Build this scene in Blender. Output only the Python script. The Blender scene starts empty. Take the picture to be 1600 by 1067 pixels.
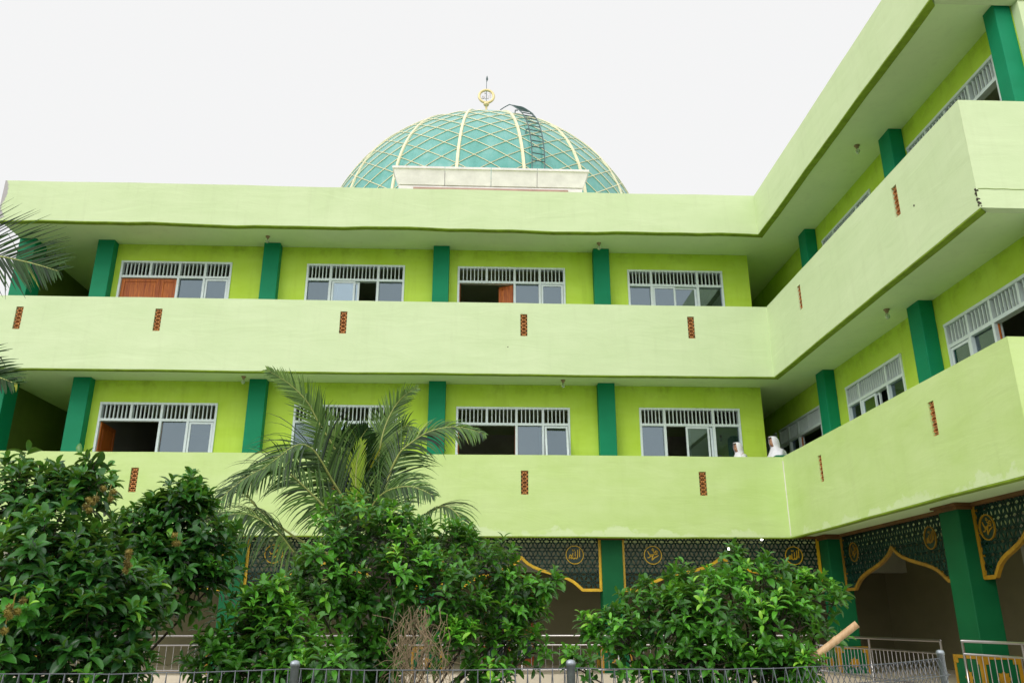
import bpy, math, random
import numpy as np
from mathutils import Vector, Matrix
SC = bpy.context.scene
COL = SC.collection
R = math.radians

# ------------------------------------------------------------------ helpers
def tag(o, label=None, cat=None, group=None, kind=None):
    if label: o['label'] = label
    if cat: o['category'] = cat
    if group: o['group'] = group
    if kind: o['kind'] = kind
    return o

def empty(name, loc=(0, 0, 0), rz=0, label=None, cat=None, group=None):
    o = bpy.data.objects.new(name, None)
    COL.objects.link(o)
    o.location = loc
    o.rotation_euler = (0, 0, rz)
    return tag(o, label, cat, group)

class MB:
    def __init__(s):
        s.v = []; s.f = []; s.c = []
    def quad(s, a, b, c, d):
        n = len(s.v); s.v += [a, b, c, d]; s.f.append((n, n+1, n+2, n+3))
    def box(s, x0, x1, y0, y1, z0, z1):
        n = len(s.v)
        s.v += [(x0,y0,z0),(x1,y0,z0),(x1,y1,z0),(x0,y1,z0),(x0,y0,z1),(x1,y0,z1),(x1,y1,z1),(x0,y1,z1)]
        for f in ((0,3,2,1),(4,5,6,7),(0,1,5,4),(1,2,6,5),(2,3,7,6),(3,0,4,7)):
            s.f.append(tuple(n+i for i in f))
        return s
    def obox(s, M, x0, x1, y0, y1, z0, z1):
        n = len(s.v); s.box(x0,x1,y0,y1,z0,z1)
        for i in range(n, len(s.v)):
            s.v[i] = tuple(M @ Vector(s.v[i]))
        return s
    def tube(s, pts, r, n=8, cap=True, closed=False):
        pts = [Vector(p) for p in pts]
        rs = r if isinstance(r, (list, tuple)) else [r]*len(pts)
        base = len(s.v); m = len(pts)
        up = None
        for i, p in enumerate(pts):
            if closed: t = pts[(i+1) % m]-pts[i-1]
            else: t = (pts[min(i+1, m-1)]-pts[max(i-1, 0)])
            if t.length < 1e-9: t = Vector((0,0,1))
            t.normalize()
            if up is None:
                up = Vector((0,0,1)) if abs(t.z) < .9 else Vector((1,0,0))
            a = t.cross(up)
            if a.length < 1e-6: a = t.orthogonal()
            a.normalize(); b = t.cross(a); up = -b if False else a.cross(t)
            for k in range(n):
                w = 2*math.pi*k/n
                s.v.append(tuple(p + a*math.cos(w)*rs[i] + b*math.sin(w)*rs[i]))
        for i in range(m if closed else m-1):
            for k in range(n):
                i2 = (i+1) % m
                s.f.append((base+i*n+k, base+i*n+(k+1) % n, base+i2*n+(k+1) % n, base+i2*n+k))
        if cap and not closed:
            s.f.append(tuple(base+k for k in range(n)))
            s.f.append(tuple(base+(m-1)*n+k for k in reversed(range(n))))
        return s
    def lathe(s, prof, n=16, c=(0,0,0)):
        base = len(s.v)
        for (r, z) in prof:
            for k in range(n):
                w = 2*math.pi*k/n
                s.v.append((c[0]+r*math.cos(w), c[1]+r*math.sin(w), c[2]+z))
        for i in range(len(prof)-1):
            for k in range(n):
                s.f.append((base+i*n+k, base+i*n+(k+1) % n, base+(i+1)*n+(k+1) % n, base+(i+1)*n+k))
        s.f.append(tuple(base+k for k in reversed(range(n))))
        s.f.append(tuple(base+(len(prof)-1)*n+k for k in range(n)))
        return s
    def build(s, name, mat, parent=None, smooth=False, bevel=0, M=None):
        me = bpy.data.meshes.new(name)
        v = s.v
        if M is not None: v = [tuple(M @ Vector(p)) for p in v]
        me.from_pydata(v, [], s.f); me.update()
        me.materials.append(mat)
        o = bpy.data.objects.new(name, me); COL.objects.link(o)
        if parent: o.parent = parent
        if smooth: me.polygons.foreach_set('use_smooth', [True]*len(me.polygons))
        if bevel:
            m = o.modifiers.new('b', 'BEVEL'); m.width = bevel; m.segments = 2; m.limit_method = 'ANGLE'
        return o

# ------------------------------------------------------------------ materials
def newmat(name):
    m = bpy.data.materials.new(name); m.use_nodes = True
    nt = m.node_tree; nt.nodes.clear()
    out = nt.nodes.new('ShaderNodeOutputMaterial')
    return m, nt, out
def N(nt, t, **k):
    n = nt.nodes.new(t)
    for a, b in k.items():
        if a in n.inputs: n.inputs[a].default_value = b
        else: setattr(n, a, b)
    return n
def noise(nt, scale, detail=4, rough=.6, vec=None, dist=0):
    n = N(nt, 'ShaderNodeTexNoise'); n.inputs['Scale'].default_value = scale
    n.inputs['Detail'].default_value = detail; n.inputs['Roughness'].default_value = rough
    n.inputs['Distortion'].default_value = dist
    if vec is not None: nt.links.new(vec, n.inputs['Vector'])
    return n
def ramp(nt, src, stops):
    r = N(nt, 'ShaderNodeValToRGB'); e = r.color_ramp.elements
    while len(e) < len(stops): e.new(.5)
    for el, (p, c) in zip(e, stops):
        el.position = p; el.color = c if len(c) == 4 else (*c, 1)
    nt.links.new(src, r.inputs[0]); return r
def math_(nt, op, a, b=None, clamp=False):
    m = N(nt, 'ShaderNodeMath', operation=op); m.use_clamp = clamp
    for i, x in enumerate((a, b)):
        if x is None: continue
        if isinstance(x, (int, float)): m.inputs[i].default_value = x
        else: nt.links.new(x, m.inputs[i])
    return m.outputs[0]
def mixc(nt, f, a, b, mode='MIX'):
    m = N(nt, 'ShaderNodeMix', data_type='RGBA', blend_type=mode)
    for i, x in ((0, f), (6, a), (7, b)):
        if isinstance(x, (int, float)): m.inputs[i].default_value = x
        elif isinstance(x, tuple): m.inputs[i].default_value = (*x[:3], 1)
        else: nt.links.new(x, m.inputs[i])
    return m.outputs[2]
def simple(name, col, rough=.6, metal=0, var=.12, scale=6, bump=.0, bscale=60, spec=.5):
    m, nt, out = newmat(name)
    geo = N(nt, 'ShaderNodeNewGeometry')
    n = noise(nt, scale, 5, .6, geo.outputs['Position'])
    lo = tuple(c*(1-var) for c in col); hi = tuple(min(1, c*(1+var)) for c in col)
    r = ramp(nt, n.outputs[0], [(.3, lo), (.7, hi)])
    b = N(nt, 'ShaderNodeBsdfPrincipled')
    nt.links.new(r.outputs[0], b.inputs['Base Color'])
    b.inputs['Roughness'].default_value = rough; b.inputs['Metallic'].default_value = metal
    b.inputs['Specular IOR Level'].default_value = spec
    if bump:
        n2 = noise(nt, bscale, 3, .6, geo.outputs['Position'])
        bp = N(nt, 'ShaderNodeBump'); bp.inputs['Strength'].default_value = bump; bp.inputs['Distance'].default_value = .02
        nt.links.new(n2.outputs[0], bp.inputs['Height']); nt.links.new(bp.outputs[0], b.inputs['Normal'])
    nt.links.new(b.outputs[0], out.inputs[0])
    return m

def plaster(name, col, col2, stain=(.25,.27,.12), stain_amt=.25, patch=None, bump=.38, grey_end=False, topdark=None):
    """hand-trowelled painted plaster: brush streaks along the wall, soft blotches, rain stains"""
    m, nt, out = newmat(name)
    geo = N(nt, 'ShaderNodeNewGeometry'); P = geo.outputs['Position']
    mp = N(nt, 'ShaderNodeMapping'); nt.links.new(P, mp.inputs[0]); mp.inputs['Scale'].default_value = (.45, .45, 1.6)
    n1 = noise(nt, .9, 4, .55, P); n2 = noise(nt, 2.0, 5, .6, mp.outputs[0], .3)
    f = math_(nt, 'ADD', math_(nt, 'MULTIPLY', n1.outputs[0], .6), math_(nt, 'MULTIPLY', n2.outputs[0], .4))
    c = ramp(nt, f, [(.36, col), (.64, col2)]).outputs[0]
    sp = N(nt, 'ShaderNodeSeparateXYZ'); nt.links.new(P, sp.inputs[0])
    # vertical rain stains
    mp2 = N(nt, 'ShaderNodeMapping'); nt.links.new(P, mp2.inputs[0]); mp2.inputs['Scale'].default_value = (3, 3, .35)
    n3 = noise(nt, 1.6, 6, .7, mp2.outputs[0])
    st = ramp(nt, n3.outputs[0], [(.52, (0,0,0)), (.8, (1,1,1))]).outputs[0]
    st = math_(nt, 'MULTIPLY', st, stain_amt)
    c = mixc(nt, st, c, stain)
    if patch:   # fresher, paler paint brushed on along the lower edge
        z0, cp = patch
        n4 = noise(nt, 1.1, 6, .62, P, .3)
        h = math_(nt, 'ADD', math_(nt, 'MULTIPLY', math_(nt, 'SUBTRACT', n4.outputs[0], .5), 1.3), z0)
        g = math_(nt, 'SUBTRACT', h, sp.outputs[2])
        g = math_(nt, 'MULTIPLY', g, 22, True)
        c = mixc(nt, math_(nt, 'MULTIPLY', g, .7), c, cp)
    if topdark:  # darker blotches fading out below each ceiling level
        for zt in topdark:
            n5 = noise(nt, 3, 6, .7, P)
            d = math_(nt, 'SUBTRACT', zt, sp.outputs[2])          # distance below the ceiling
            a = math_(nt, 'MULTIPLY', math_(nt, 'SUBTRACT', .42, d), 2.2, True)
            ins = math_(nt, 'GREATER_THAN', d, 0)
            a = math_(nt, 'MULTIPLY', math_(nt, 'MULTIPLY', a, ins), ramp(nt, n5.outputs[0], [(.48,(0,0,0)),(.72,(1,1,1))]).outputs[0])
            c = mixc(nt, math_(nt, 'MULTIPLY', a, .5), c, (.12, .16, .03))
    if grey_end:
        n6 = noise(nt, 3.5, 5, .6, P)
        e = math_(nt, 'SUBTRACT', math_(nt, 'ADD', -11.17, math_(nt, 'MULTIPLY', math_(nt, 'SUBTRACT', n6.outputs[0], .5), .45)), sp.outputs[0])
        c = mixc(nt, math_(nt, 'MULTIPLY', e, 30, True), c, (.42, .40, .40))
    b = N(nt, 'ShaderNodeBsdfPrincipled'); nt.links.new(c, b.inputs['Base Color'])
    b.inputs['Roughness'].default_value = .62; b.inputs['Specular IOR Level'].default_value = .25
    nb = noise(nt, 1.6, 8, .5, mp.outputs[0], .8); nb2 = noise(nt, 45, 3, .6, P)
    hh = math_(nt, 'ADD', nb.outputs[0], math_(nt, 'MULTIPLY', nb2.outputs[0], .06))
    bp = N(nt, 'ShaderNodeBump'); bp.inputs['Strength'].default_value = bump*.8; bp.inputs['Distance'].default_value = .05
    nt.links.new(hh, bp.inputs['Height']); nt.links.new(bp.outputs[0], b.inputs['Normal'])
    nt.links.new(b.outputs[0], out.inputs[0])
    return m

def leafmat(name, dark, light, rough=.35, trans=.25, yellow=None, tmix=.5, spec=.5):
    m, nt, out = newmat(name)
    geo = N(nt, 'ShaderNodeNewGeometry')
    at = N(nt, 'ShaderNodeAttribute'); at.attribute_name = 'tone'
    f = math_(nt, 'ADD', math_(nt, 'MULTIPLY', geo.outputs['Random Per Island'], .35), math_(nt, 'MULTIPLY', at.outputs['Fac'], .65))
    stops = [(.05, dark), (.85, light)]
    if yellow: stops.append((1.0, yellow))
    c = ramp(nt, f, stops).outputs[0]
    n = noise(nt, 30, 3, .6, geo.outputs['Position'])
    c = mixc(nt, .25, c, ramp(nt, n.outputs[0], [(.3, (.3,.3,.3)), (.7, (1,1,1))]).outputs[0], 'MULTIPLY')
    b = N(nt, 'ShaderNodeBsdfPrincipled'); nt.links.new(c, b.inputs['Base Color'])
    b.inputs['Roughness'].default_value = rough; b.inputs['Specular IOR Level'].default_value = spec
    t = N(nt, 'ShaderNodeBsdfTranslucent')
    nt.links.new(mixc(nt, tmix, c, (.35, .6, .05), 'MIX'), t.inputs[0])
    mx = N(nt, 'ShaderNodeMixShader'); mx.inputs[0].default_value = trans
    nt.links.new(b.outputs[0], mx.inputs[1]); nt.links.new(t.outputs[0], mx.inputs[2])
    nt.links.new(mx.outputs[0], out.inputs[0])
    return m

M = {}
M['band'] = plaster('pale_green_plaster', (.575,.70,.40), (.63,.745,.45), stain_amt=.10)
M['roofband'] = plaster('pale_green_roof_plaster', (.575,.70,.39), (.63,.745,.44), stain_amt=.14, grey_end=True)
M['band1'] = plaster('yellow_green_plaster', (.50,.655,.235), (.57,.71,.31), stain_amt=.08, patch=(3.42, (.64,.75,.44)))
M['lime'] = plaster('lime_green_wall', (.48,.70,.05), (.56,.78,.10), stain=(.22,.35,.02), stain_amt=.22, topdark=(10.5, 6.98))
M['soffit'] = plaster('soffit_paint', (.66,.84,.44), (.74,.90,.50), stain=(.2,.25,.1), stain_amt=.12, bump=.15)
M['column'] = plaster('green_column_paint', (0,.205,.088), (.003,.25,.115), stain=(0,.15,.08), stain_amt=.2, bump=.12)
M['gcolumn'] = plaster('deep_green_column_paint', (0,.088,.025), (.002,.112,.034), stain=(0,.12,.05), stain_amt=.2, bump=.12)
M['ochre'] = simple('ochre_paint', (.38,.20,.006), .5, var=.2, scale=5, bump=.1)
M['yellow'] = simple('yellow_trim_paint', (.66,.40,.008), .45, var=.15, scale=6)
M['white'] = simple('white_window_paint', (.70,.79,.80), .4, var=.06, scale=9)
M['wood'] = None
def woodmat(name, a, b):
    m, nt, out = newmat(name)
    geo = N(nt, 'ShaderNodeNewGeometry')
    mp = N(nt, 'ShaderNodeMapping'); nt.links.new(geo.outputs['Position'], mp.inputs[0]); mp.inputs['Scale'].default_value = (14, 14, 1.2)
    n = noise(nt, 1.5, 6, .6, mp.outputs[0], 1.2)
    c = ramp(nt, n.outputs[0], [(.3, a), (.7, b)]).outputs[0]
    bs = N(nt, 'ShaderNodeBsdfPrincipled'); nt.links.new(c, bs.inputs['Base Color']); bs.inputs['Roughness'].default_value = .45; bs.inputs['Specular IOR Level'].default_value = .3
    nt.links.new(bs.outputs[0], out.inputs[0]); return m
M['wood'] = woodmat('varnished_wood', (.26,.045,.008), (.62,.18,.022))
M['bamboo'] = woodmat('bamboo_skin', (.45,.27,.13), (.66,.45,.26))
M['bark'] = simple('bark', (.055,.042,.03), .9, var=.4, scale=12, bump=.6, bscale=30)
M['dead'] = simple('dry_twig', (.25,.185,.11), .9, var=.5, scale=20)
M['terra'] = simple('terracotta', (.46,.19,.055), .8, var=.5, scale=14, bump=.2)
M['stairwall'] = plaster('shaded_stair_wall', (.10,.15,.03), (.14,.19,.04), stain=(.05,.07,.02), stain_amt=.3)  # plaster darkened so the stair recess's shade sits in its colour
M['tile'] = simple('white_floor_tile', (.70,.70,.64), .4, var=.05, scale=3)
M['steel'] = simple('stainless_steel', (.46,.43,.42), .3, 1, var=.05)
M['galv'] = simple('galvanised_steel', (.36,.40,.44), .45, .7, var=.25, scale=25)
M['galvwire'] = simple('galvanised_wire', (.12,.13,.145), .6, .3, var=.3, scale=25)
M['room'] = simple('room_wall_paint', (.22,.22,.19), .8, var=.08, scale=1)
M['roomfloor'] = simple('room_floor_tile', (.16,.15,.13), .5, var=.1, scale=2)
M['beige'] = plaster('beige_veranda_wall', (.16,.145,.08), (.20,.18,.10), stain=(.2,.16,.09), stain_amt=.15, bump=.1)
M['cream'] = simple('cream_tile', (.60,.52,.40), .35, var=.08, scale=4)
M['screen'] = simple('dark_green_lattice', (.003,.038,.024), .5, var=.25, scale=4)
M['black'] = simple('dark_green_disc', (.004,.028,.018), .45, var=.2, scale=5)
M['ceramic'] = simple('aged_ceramic_fitting', (.30,.22,.11), .4, var=.15, scale=30)
M['skin'] = simple('brown_skin', (.42,.21,.12), .5, var=.06, scale=20)
M['hijab'] = simple('white_cotton', (.78,.77,.82), .8, var=.04, scale=12, bump=.25, bscale=14)
M['cloth_green'] = simple('green_uniform_cloth', (.01,.16,.09), .85, var=.15, scale=14)
M['hair'] = simple('dark_eye', (.01,.008,.006), .3, var=.1)
M['lip'] = simple('lip_skin', (.30,.09,.07), .5, var=.05)
M['dimochre'] = simple('shaded_ochre_paint', (.26,.14,.008), .55, var=.3, scale=4)  # dim copy of the yellow trim, side arcade shade put into its colour
M['brownrim'] = simple('brown_cornice_paint', (.14,.06,.012), .6, var=.3, scale=4)
M['olive'] = simple('olive_underside', (.20,.31,.012), .8, var=.25, scale=5)
M['beam'] = simple('greyish_beam', (.40,.38,.32), .8, var=.12, scale=3)
M['grout'] = simple('white_concrete_cornice', (.76,.71,.71), .75, var=.12, scale=2.5, bump=.1)
M['cornice_red'] = simple('faded_red_band', (.42,.26,.22), .8, var=.15, scale=3)
M['finial'] = simple('pale_gold_metal', (.80,.66,.34), .4, .3, var=.06)
M['domerib'] = simple('cream_yellow_rib', (.80,.75,.50), .5, var=.06, scale=2)
M['ladder'] = simple('dark_painted_iron', (.075,.12,.12), .5, .3, var=.3)
M['fruit'] = simple('ripening_fruit_skin', (.17,.13,.015), .7, var=.7, scale=12)
M['dryleaf'] = simple('yellowed_leaf', (.55,.32,.03), .6, var=.3, scale=20)

# bulb glass
m, nt, out = newmat('bulb_glass'); b = N(nt, 'ShaderNodeBsdfPrincipled')
b.inputs['Base Color'].default_value = (.55,.66,.5,1); b.inputs['Roughness'].default_value = .1; b.inputs['Transmission Weight'].default_value = .5
nt.links.new(b.outputs[0], out.inputs[0]); M['bulb'] = m
m, nt, out = newmat('lit_bulb'); e = N(nt, 'ShaderNodeEmission'); e.inputs[0].default_value = (1,.97,.9,1); e.inputs[1].default_value = 9
nt.links.new(e.outputs[0], out.inputs[0]); M['lit'] = m
# window glass: reflective tinted sheet, dim view through
def glassmat(name, refl, tint):
    m, nt, out = newmat(name)
    g = N(nt, 'ShaderNodeBsdfGlossy'); g.inputs['Roughness'].default_value = .02; g.inputs[0].default_value = (.66,.82,.90,1)
    t = N(nt, 'ShaderNodeBsdfTransparent'); t.inputs[0].default_value = (*tint, 1)
    d = N(nt, 'ShaderNodeBsdfDiffuse'); d.inputs[0].default_value = (.22,.27,.31,1)
    geo = N(nt, 'ShaderNodeNewGeometry')
    dn = noise(nt, 3, 5, .7, geo.outputs['Position'])
    dust = math_(nt, 'MULTIPLY', dn.outputs[0], .14)
    m1 = N(nt, 'ShaderNodeMixShader'); nt.links.new(dust, m1.inputs[0]); nt.links.new(t.outputs[0], m1.inputs[1]); nt.links.new(d.outputs[0], m1.inputs[2])
    fr = N(nt, 'ShaderNodeFresnel'); fr.inputs[0].default_value = 1.5
    f = math_(nt, 'ADD', fr.outputs[0], refl, True)
    m2 = N(nt, 'ShaderNodeMixShader'); nt.links.new(f, m2.inputs[0]); nt.links.new(m1.outputs[0], m2.inputs[1]); nt.links.new(g.outputs[0], m2.inputs[2])
    nt.links.new(m2.outputs[0], out.inputs[0]); return m
M['glass'] = glassmat('tinted_window_glass', .115, (.45,.47,.50))
M['glass2'] = glassmat('pale_window_glass', .26, (.55,.60,.64))
# dome panels: weathered glossy teal
m, nt, out = newmat('teal_dome_panel'); geo = N(nt, 'ShaderNodeNewGeometry'); P = geo.outputs['Position']
mp = N(nt, 'ShaderNodeMapping'); nt.links.new(P, mp.inputs[0]); mp.inputs['Scale'].default_value = (1.6,1.6,.3)
n1 = noise(nt, .8, 6, .65, mp.outputs[0], .5); n2 = noise(nt, 2.2, 6, .7, P)
f = math_(nt, 'ADD', math_(nt, 'MULTIPLY', n1.outputs[0], .6), math_(nt, 'MULTIPLY', n2.outputs[0], .4))
c = ramp(nt, f, [(.35, (.015,.27,.21)), (.52, (.06,.34,.29)), (.7, (.20,.45,.40))]).outputs[0]
b = N(nt, 'ShaderNodeBsdfPrincipled'); nt.links.new(c, b.inputs['Base Color'])
rr = ramp(nt, n2.outputs[0], [(.3,(.22,.22,.22)),(.7,(.42,.42,.42))]).outputs[0]; nt.links.new(rr, b.inputs['Roughness'])
b.inputs['Specular IOR Level'].default_value = .9; b.inputs['Coat Weight'].default_value = .5; b.inputs['Coat Roughness'].default_value = .25
nt.links.new(b.outputs[0], out.inputs[0]); M['dome'] = m
# ground
m, nt, out = newmat('courtyard_ground'); geo = N(nt, 'ShaderNodeNewGeometry'); P = geo.outputs['Position']
n1 = noise(nt, .5, 6, .6, P); n2 = noise(nt, 12, 5, .7, P)
c = mixc(nt, .4, ramp(nt, n1.outputs[0], [(.4, (.13,.11,.07)), (.6, (.07,.12,.03))]).outputs[0], ramp(nt, n2.outputs[0], [(.3,(.05,.05,.03)),(.7,(.2,.18,.12))]).outputs[0])
b = N(nt, 'ShaderNodeBsdfPrincipled'); nt.links.new(c, b.inputs['Base Color']); b.inputs['Roughness'].default_value = .9
nt.links.new(b.outputs[0], out.inputs[0]); M['ground'] = m
M['paving'] = simple('concrete_paving', (.52,.51,.47), .85, var=.15, scale=1.5, bump=.2)
M['leafA'] = leafmat('rambutan_leaf', (.004,.026,.015), (.080,.33,.030), .30, .22, (.30,.60,.05))
M['leafB'] = leafmat('bush_leaf', (.005,.036,.012), (.13,.47,.032), .30, .24, (.36,.68,.06))
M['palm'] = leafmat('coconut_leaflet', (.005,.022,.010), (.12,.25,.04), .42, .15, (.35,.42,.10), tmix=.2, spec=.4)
M['palmyoung'] = leafmat('young_coconut_leaflet', (.22,.42,.015), (.50,.66,.03), .4, .35)
M['palmpale'] = leafmat('pale_coconut_leaflet', (.035,.10,.02), (.24,.38,.09), .42, .2, tmix=.25, spec=.35)
M['palmshade'] = leafmat('shaded_coconut_leaflet', (.003,.015,.007), (.035,.10,.015), .5, .12, (.30,.32,.02), tmix=.12, spec=.2)  # darker copy of the leaflet green, with shade put into the colour
M['rachis'] = simple('palm_rachis', (.30,.34,.09), .5, var=.3, scale=8)

# ------------------------------------------------------------------ setting
g = MB(); g.quad((-600,-600,0),(600,-600,0),(600,900,0),(-600,900,0)); tag(g.build('ground', M['ground']), kind='structure')
g = MB(); g.quad((-12.5,10.0,.004),(17,10.0,.004),(17,28,.004),(-12.5,28,.004)); g.quad((4.6,-30,.004),(17,-30,.004),(17,9.999,.004),(4.6,9.999,.004))
tag(g.build('courtyard_path', M['paving']), kind='structure')  # paving out of view, widened and lightened to bounce light onto the soffits

# ------------------------------------------------------------------ school building
YP, XP = 17.70, 6.76          # outer faces of the parapets
YB, XW = 18.84, 8.0           # room walls behind the walkways
XL, YE = -11.3, 9.6           # ends of the two wings
XE = 6.83                     # end of the main room block
F1, F2 = 3.95, 7.53
Z1B, Z1T, Z2B, Z2T, ZRB, ZRT = 3.32, 5.06, 6.91, 8.63, 10.43, 11.47
school = empty('school_building', (0, 18.84, 0), 0,
    'pale green three storey school building with open walkways and dark green columns', 'building')
school_off = Vector((0, -18.84, 0))
def P_(o, parent=school):
    """parent keeping world placement"""
    o.parent = parent
    o.matrix_parent_inverse = Matrix.Translation(-world_loc(parent)) if parent.type == 'EMPTY' else Matrix.Identity(4)
    return o
def world_loc(o): return Vector(o.location)

def wob(u, amp, seed=0):
    return amp*(.5*math.sin(u*.9+seed)+.3*math.sin(u*2.3+1.7*seed+1)+.2*math.sin(u*5.1+seed*3))

def wallgrid(u0, u1, z0, z1, t, holes=(), step=.5, amp_b=0, amp_t=0, seed=0, mitre=(0,0), seed_t=None):
    """panel along local x, outer face y=0, inner face y=t, with real openings"""
    mb = MB()
    us = {u0, u1}; zs = {z0, z1}
    for h in holes: us |= {h[0], h[1]}; zs |= {h[2], h[3]}
    k = u0+step
    while k < u1-1e-6:
        if all(abs(k-x) > .06 for x in us): us.add(k)
        k += step
    us = sorted(us); zs = sorted(z for z in zs if z0-1e-6 <= z <= z1+1e-6)
    def zz(u, z):
        if z == z0: return z+wob(u, amp_b, seed)
        if z == z1: return z+wob(u, amp_t, seed+5 if seed_t is None else seed_t)
        return z
    idx = {}
    def V(i, j, side):
        k = (i, j, side)
        if k not in idx:
            u = us[i]; y = t if side else 0
            if side and i == 0: u += mitre[0]
            if side and i == len(us)-1: u += mitre[1]
            idx[k] = len(mb.v); mb.v.append((u, y, zz(us[i], zs[j])))
        return idx[k]
    def solid(i, j):
        if i < 0 or j < 0 or i >= len(us)-1 or j >= len(zs)-1: return False
        cu = (us[i]+us[i+1])/2; cz = (zs[j]+zs[j+1])/2
        return not any(h[0] < cu < h[1] and h[2] < cz < h[3] for h in holes)
    for i in range(len(us)-1):
        for j in range(len(zs)-1):
            if not solid(i, j): continue
            mb.f.append((V(i,j,0), V(i+1,j,0), V(i+1,j+1,0), V(i,j+1,0)))
            mb.f.append((V(i,j,1), V(i,j+1,1), V(i+1,j+1,1), V(i+1,j,1)))
            if not solid(i-1, j): mb.f.append((V(i,j,0), V(i,j+1,0), V(i,j+1,1), V(i,j,1)))
            if not solid(i+1, j): mb.f.append((V(i+1,j,0), V(i+1,j,1), V(i+1,j+1,1), V(i+1,j+1,0)))
            if not solid(i, j-1): mb.f.append((V(i,j,0), V(i,j,1), V(i+1,j,1), V(i+1,j,0)))
            if not solid(i, j+1): mb.f.append((V(i,j+1,0), V(i+1,j+1,0), V(i+1,j+1,1), V(i,j+1,1)))
    return mb
def TM(x, y): return Matrix.Translation((x, y, 0))                       # panels facing the camera (-Y)
def TS(x, y): return Matrix.Translation((x, y, 0)) @ Matrix.Rotation(-math.pi/2, 4, 'Z')   # facing -X; local x runs to -Y

# parapets, with terracotta vent openings
VX = (-10.42, -7.32, -3.13, 1.02, 4.93); VY = (15.76, 11.58)
def vent_mesh(M_, u, z0, z1):
    mb = MB(); w = .16
    nz = 6; ch = (z1-z0)/nz
    for j in range(nz):
        cz = z0+ch*(j+.5)
        for (dx, dz) in ((1, 1), (1, -1)):
            a = (u-w*.5, cz-dz*ch*.5); b = (u+w*.5, cz+dz*ch*.5)
            L_ = math.hypot(b[0]-a[0], b[1]-a[1]); nx, nz_ = -(b[1]-a[1])/L_*.010, (b[0]-a[0])/L_*.010
            n = len(mb.v)
            for y in (.02, .115):
                mb.v += [(a[0]+nx,y,a[1]+nz_),(a[0]-nx,y,a[1]-nz_),(b[0]-nx,y,b[1]-nz_),(b[0]+nx,y,b[1]+nz_)]
            mb.f += [(n,n+1,n+2,n+3),(n+4,n+7,n+6,n+5),(n,n+3,n+7,n+4),(n+1,n+5,n+6,n+2)]
        mb.tube([(u+math.cos(q)*.026, .03, cz+math.sin(q)*.024) for q in [k*math.pi/4 for k in range(8)]], .009, 4, closed=True)
    return mb
def edge_strip(T, u0, u1, zb, amp, seed, mitre, t=.14):
    a = .004  # thin olive strip along the bottom of a band
    P_(wallgrid(u0, u1, zb-.022, zb-.001, t-2*a, amp_b=amp, amp_t=amp, seed=seed, seed_t=seed, mitre=mitre).build('band_edge_strip', M['olive'], M=T @ Matrix.Translation((0, a, 0))))
def parapet(mat, zb, zt, seed):
    vz = (zt-.79, zt-.26) if zb < 6 else (zt-.81, zt-.28)
    vz = (4.20, 4.72) if zb < 6 else (7.82, 8.36)
    T = TM(0, YP)
    mb = wallgrid(XL, XP, zb, zt, .14, [(v-.08, v+.08, *vz) for v in VX], amp_b=.009, amp_t=.005, seed=seed, mitre=(0,.14))
    p1 = P_(mb.build('parapet', mat, M=T))
    for v in VX:
        vb = vent_mesh(None, v, *vz).build('vent_block', M['terra'], p1, M=T); MB().box(v-.079, v+.079, .128, .136, vz[0]+.001, vz[1]-.001).build('vent_shade_sheet', M['hair'], p1, M=T)  # dark sheet added behind the block to stand in for shade in its holes
    T2 = TS(XP, YP)
    L = YP-YE
    mb = wallgrid(0, L, zb, zt, .14, [(YP-v-.08, YP-v+.08, *vz) for v in VY], amp_b=.009, amp_t=.005, seed=seed+2, mitre=(-.14,-.14))
    p2 = P_(mb.build('parapet', mat, M=T2))
    for v in VY:
        vent_mesh(None, YP-v, *vz).build('vent_block', M['terra'], p2, M=T2); MB().box(YP-v-.079, YP-v+.079, .128, .136, vz[0]+.001, vz[1]-.001).build('vent_shade_sheet', M['hair'], p2, M=T2)
    edge_strip(T, XL, XP, zb, .009, seed, (0,.14)); edge_strip(T2, 0, L, zb, .009, seed+2, (-.14,-.14))
    mb = wallgrid(XP, XW-.003, zb+.0, zt, .14, amp_b=.008, amp_t=.004, seed=seed+4, mitre=(.14,0))
    P_(mb.build('parapet', mat, M=TM(0, YE)))
parapet(M['band1'], Z1B, Z1T, 1)
parapet(M['band'], Z2B, Z2T, 2.3)
# roof bands
YR, XR = 17.50, 6.67
P_(wallgrid(XL+.05, XR, ZRB, ZRT, .15, amp_b=.035, amp_t=.012, seed=3.1, mitre=(0,.15)).build('roof_band', M['roofband'], M=TM(0, YR)))
P_(wallgrid(0, YR-YE, ZRB, ZRT, .15, amp_b=.02, amp_t=.01, seed=4, mitre=(-.15,-.15)).build('roof_band', M['roofband'], M=TS(XR, YR)))
P_(wallgrid(XR, 16, ZRB-.0, ZRT, .15, amp_b=.004, mitre=(.15,0)).build('roof_band', M['roofband'], M=TM(0, YE-.02)))
edge_strip(TM(0, YR), XL+.05, XR, ZRB, .035, 3.1, (0,.15), .15); edge_strip(TS(XR, YR), 0, YR-YE, ZRB, .02, 4, (-.15,-.15), .15)
rngb = random.Random(8)
mb = MB(); mb.tube([(x, YE-.005, 7.2+rngb.uniform(-.004,.004)) for x in np.arange(XP+.02, XW, .12)], .004, 4); P_(mb.build('crack', M['olive']))
mb = MB()
for k in range(22):
    z = 6.93+.27*rngb.random(); x = XP+rngb.uniform(-.006,.03); y = YE+rngb.uniform(-.006,.03); q = rngb.uniform(.008,.018)
    mb.box(x-q, x+q, y-q*.8, y+q*.8, z-q, z+q*.7)
P_(mb.build('exposed_concrete_edge', M['bark']))
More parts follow.
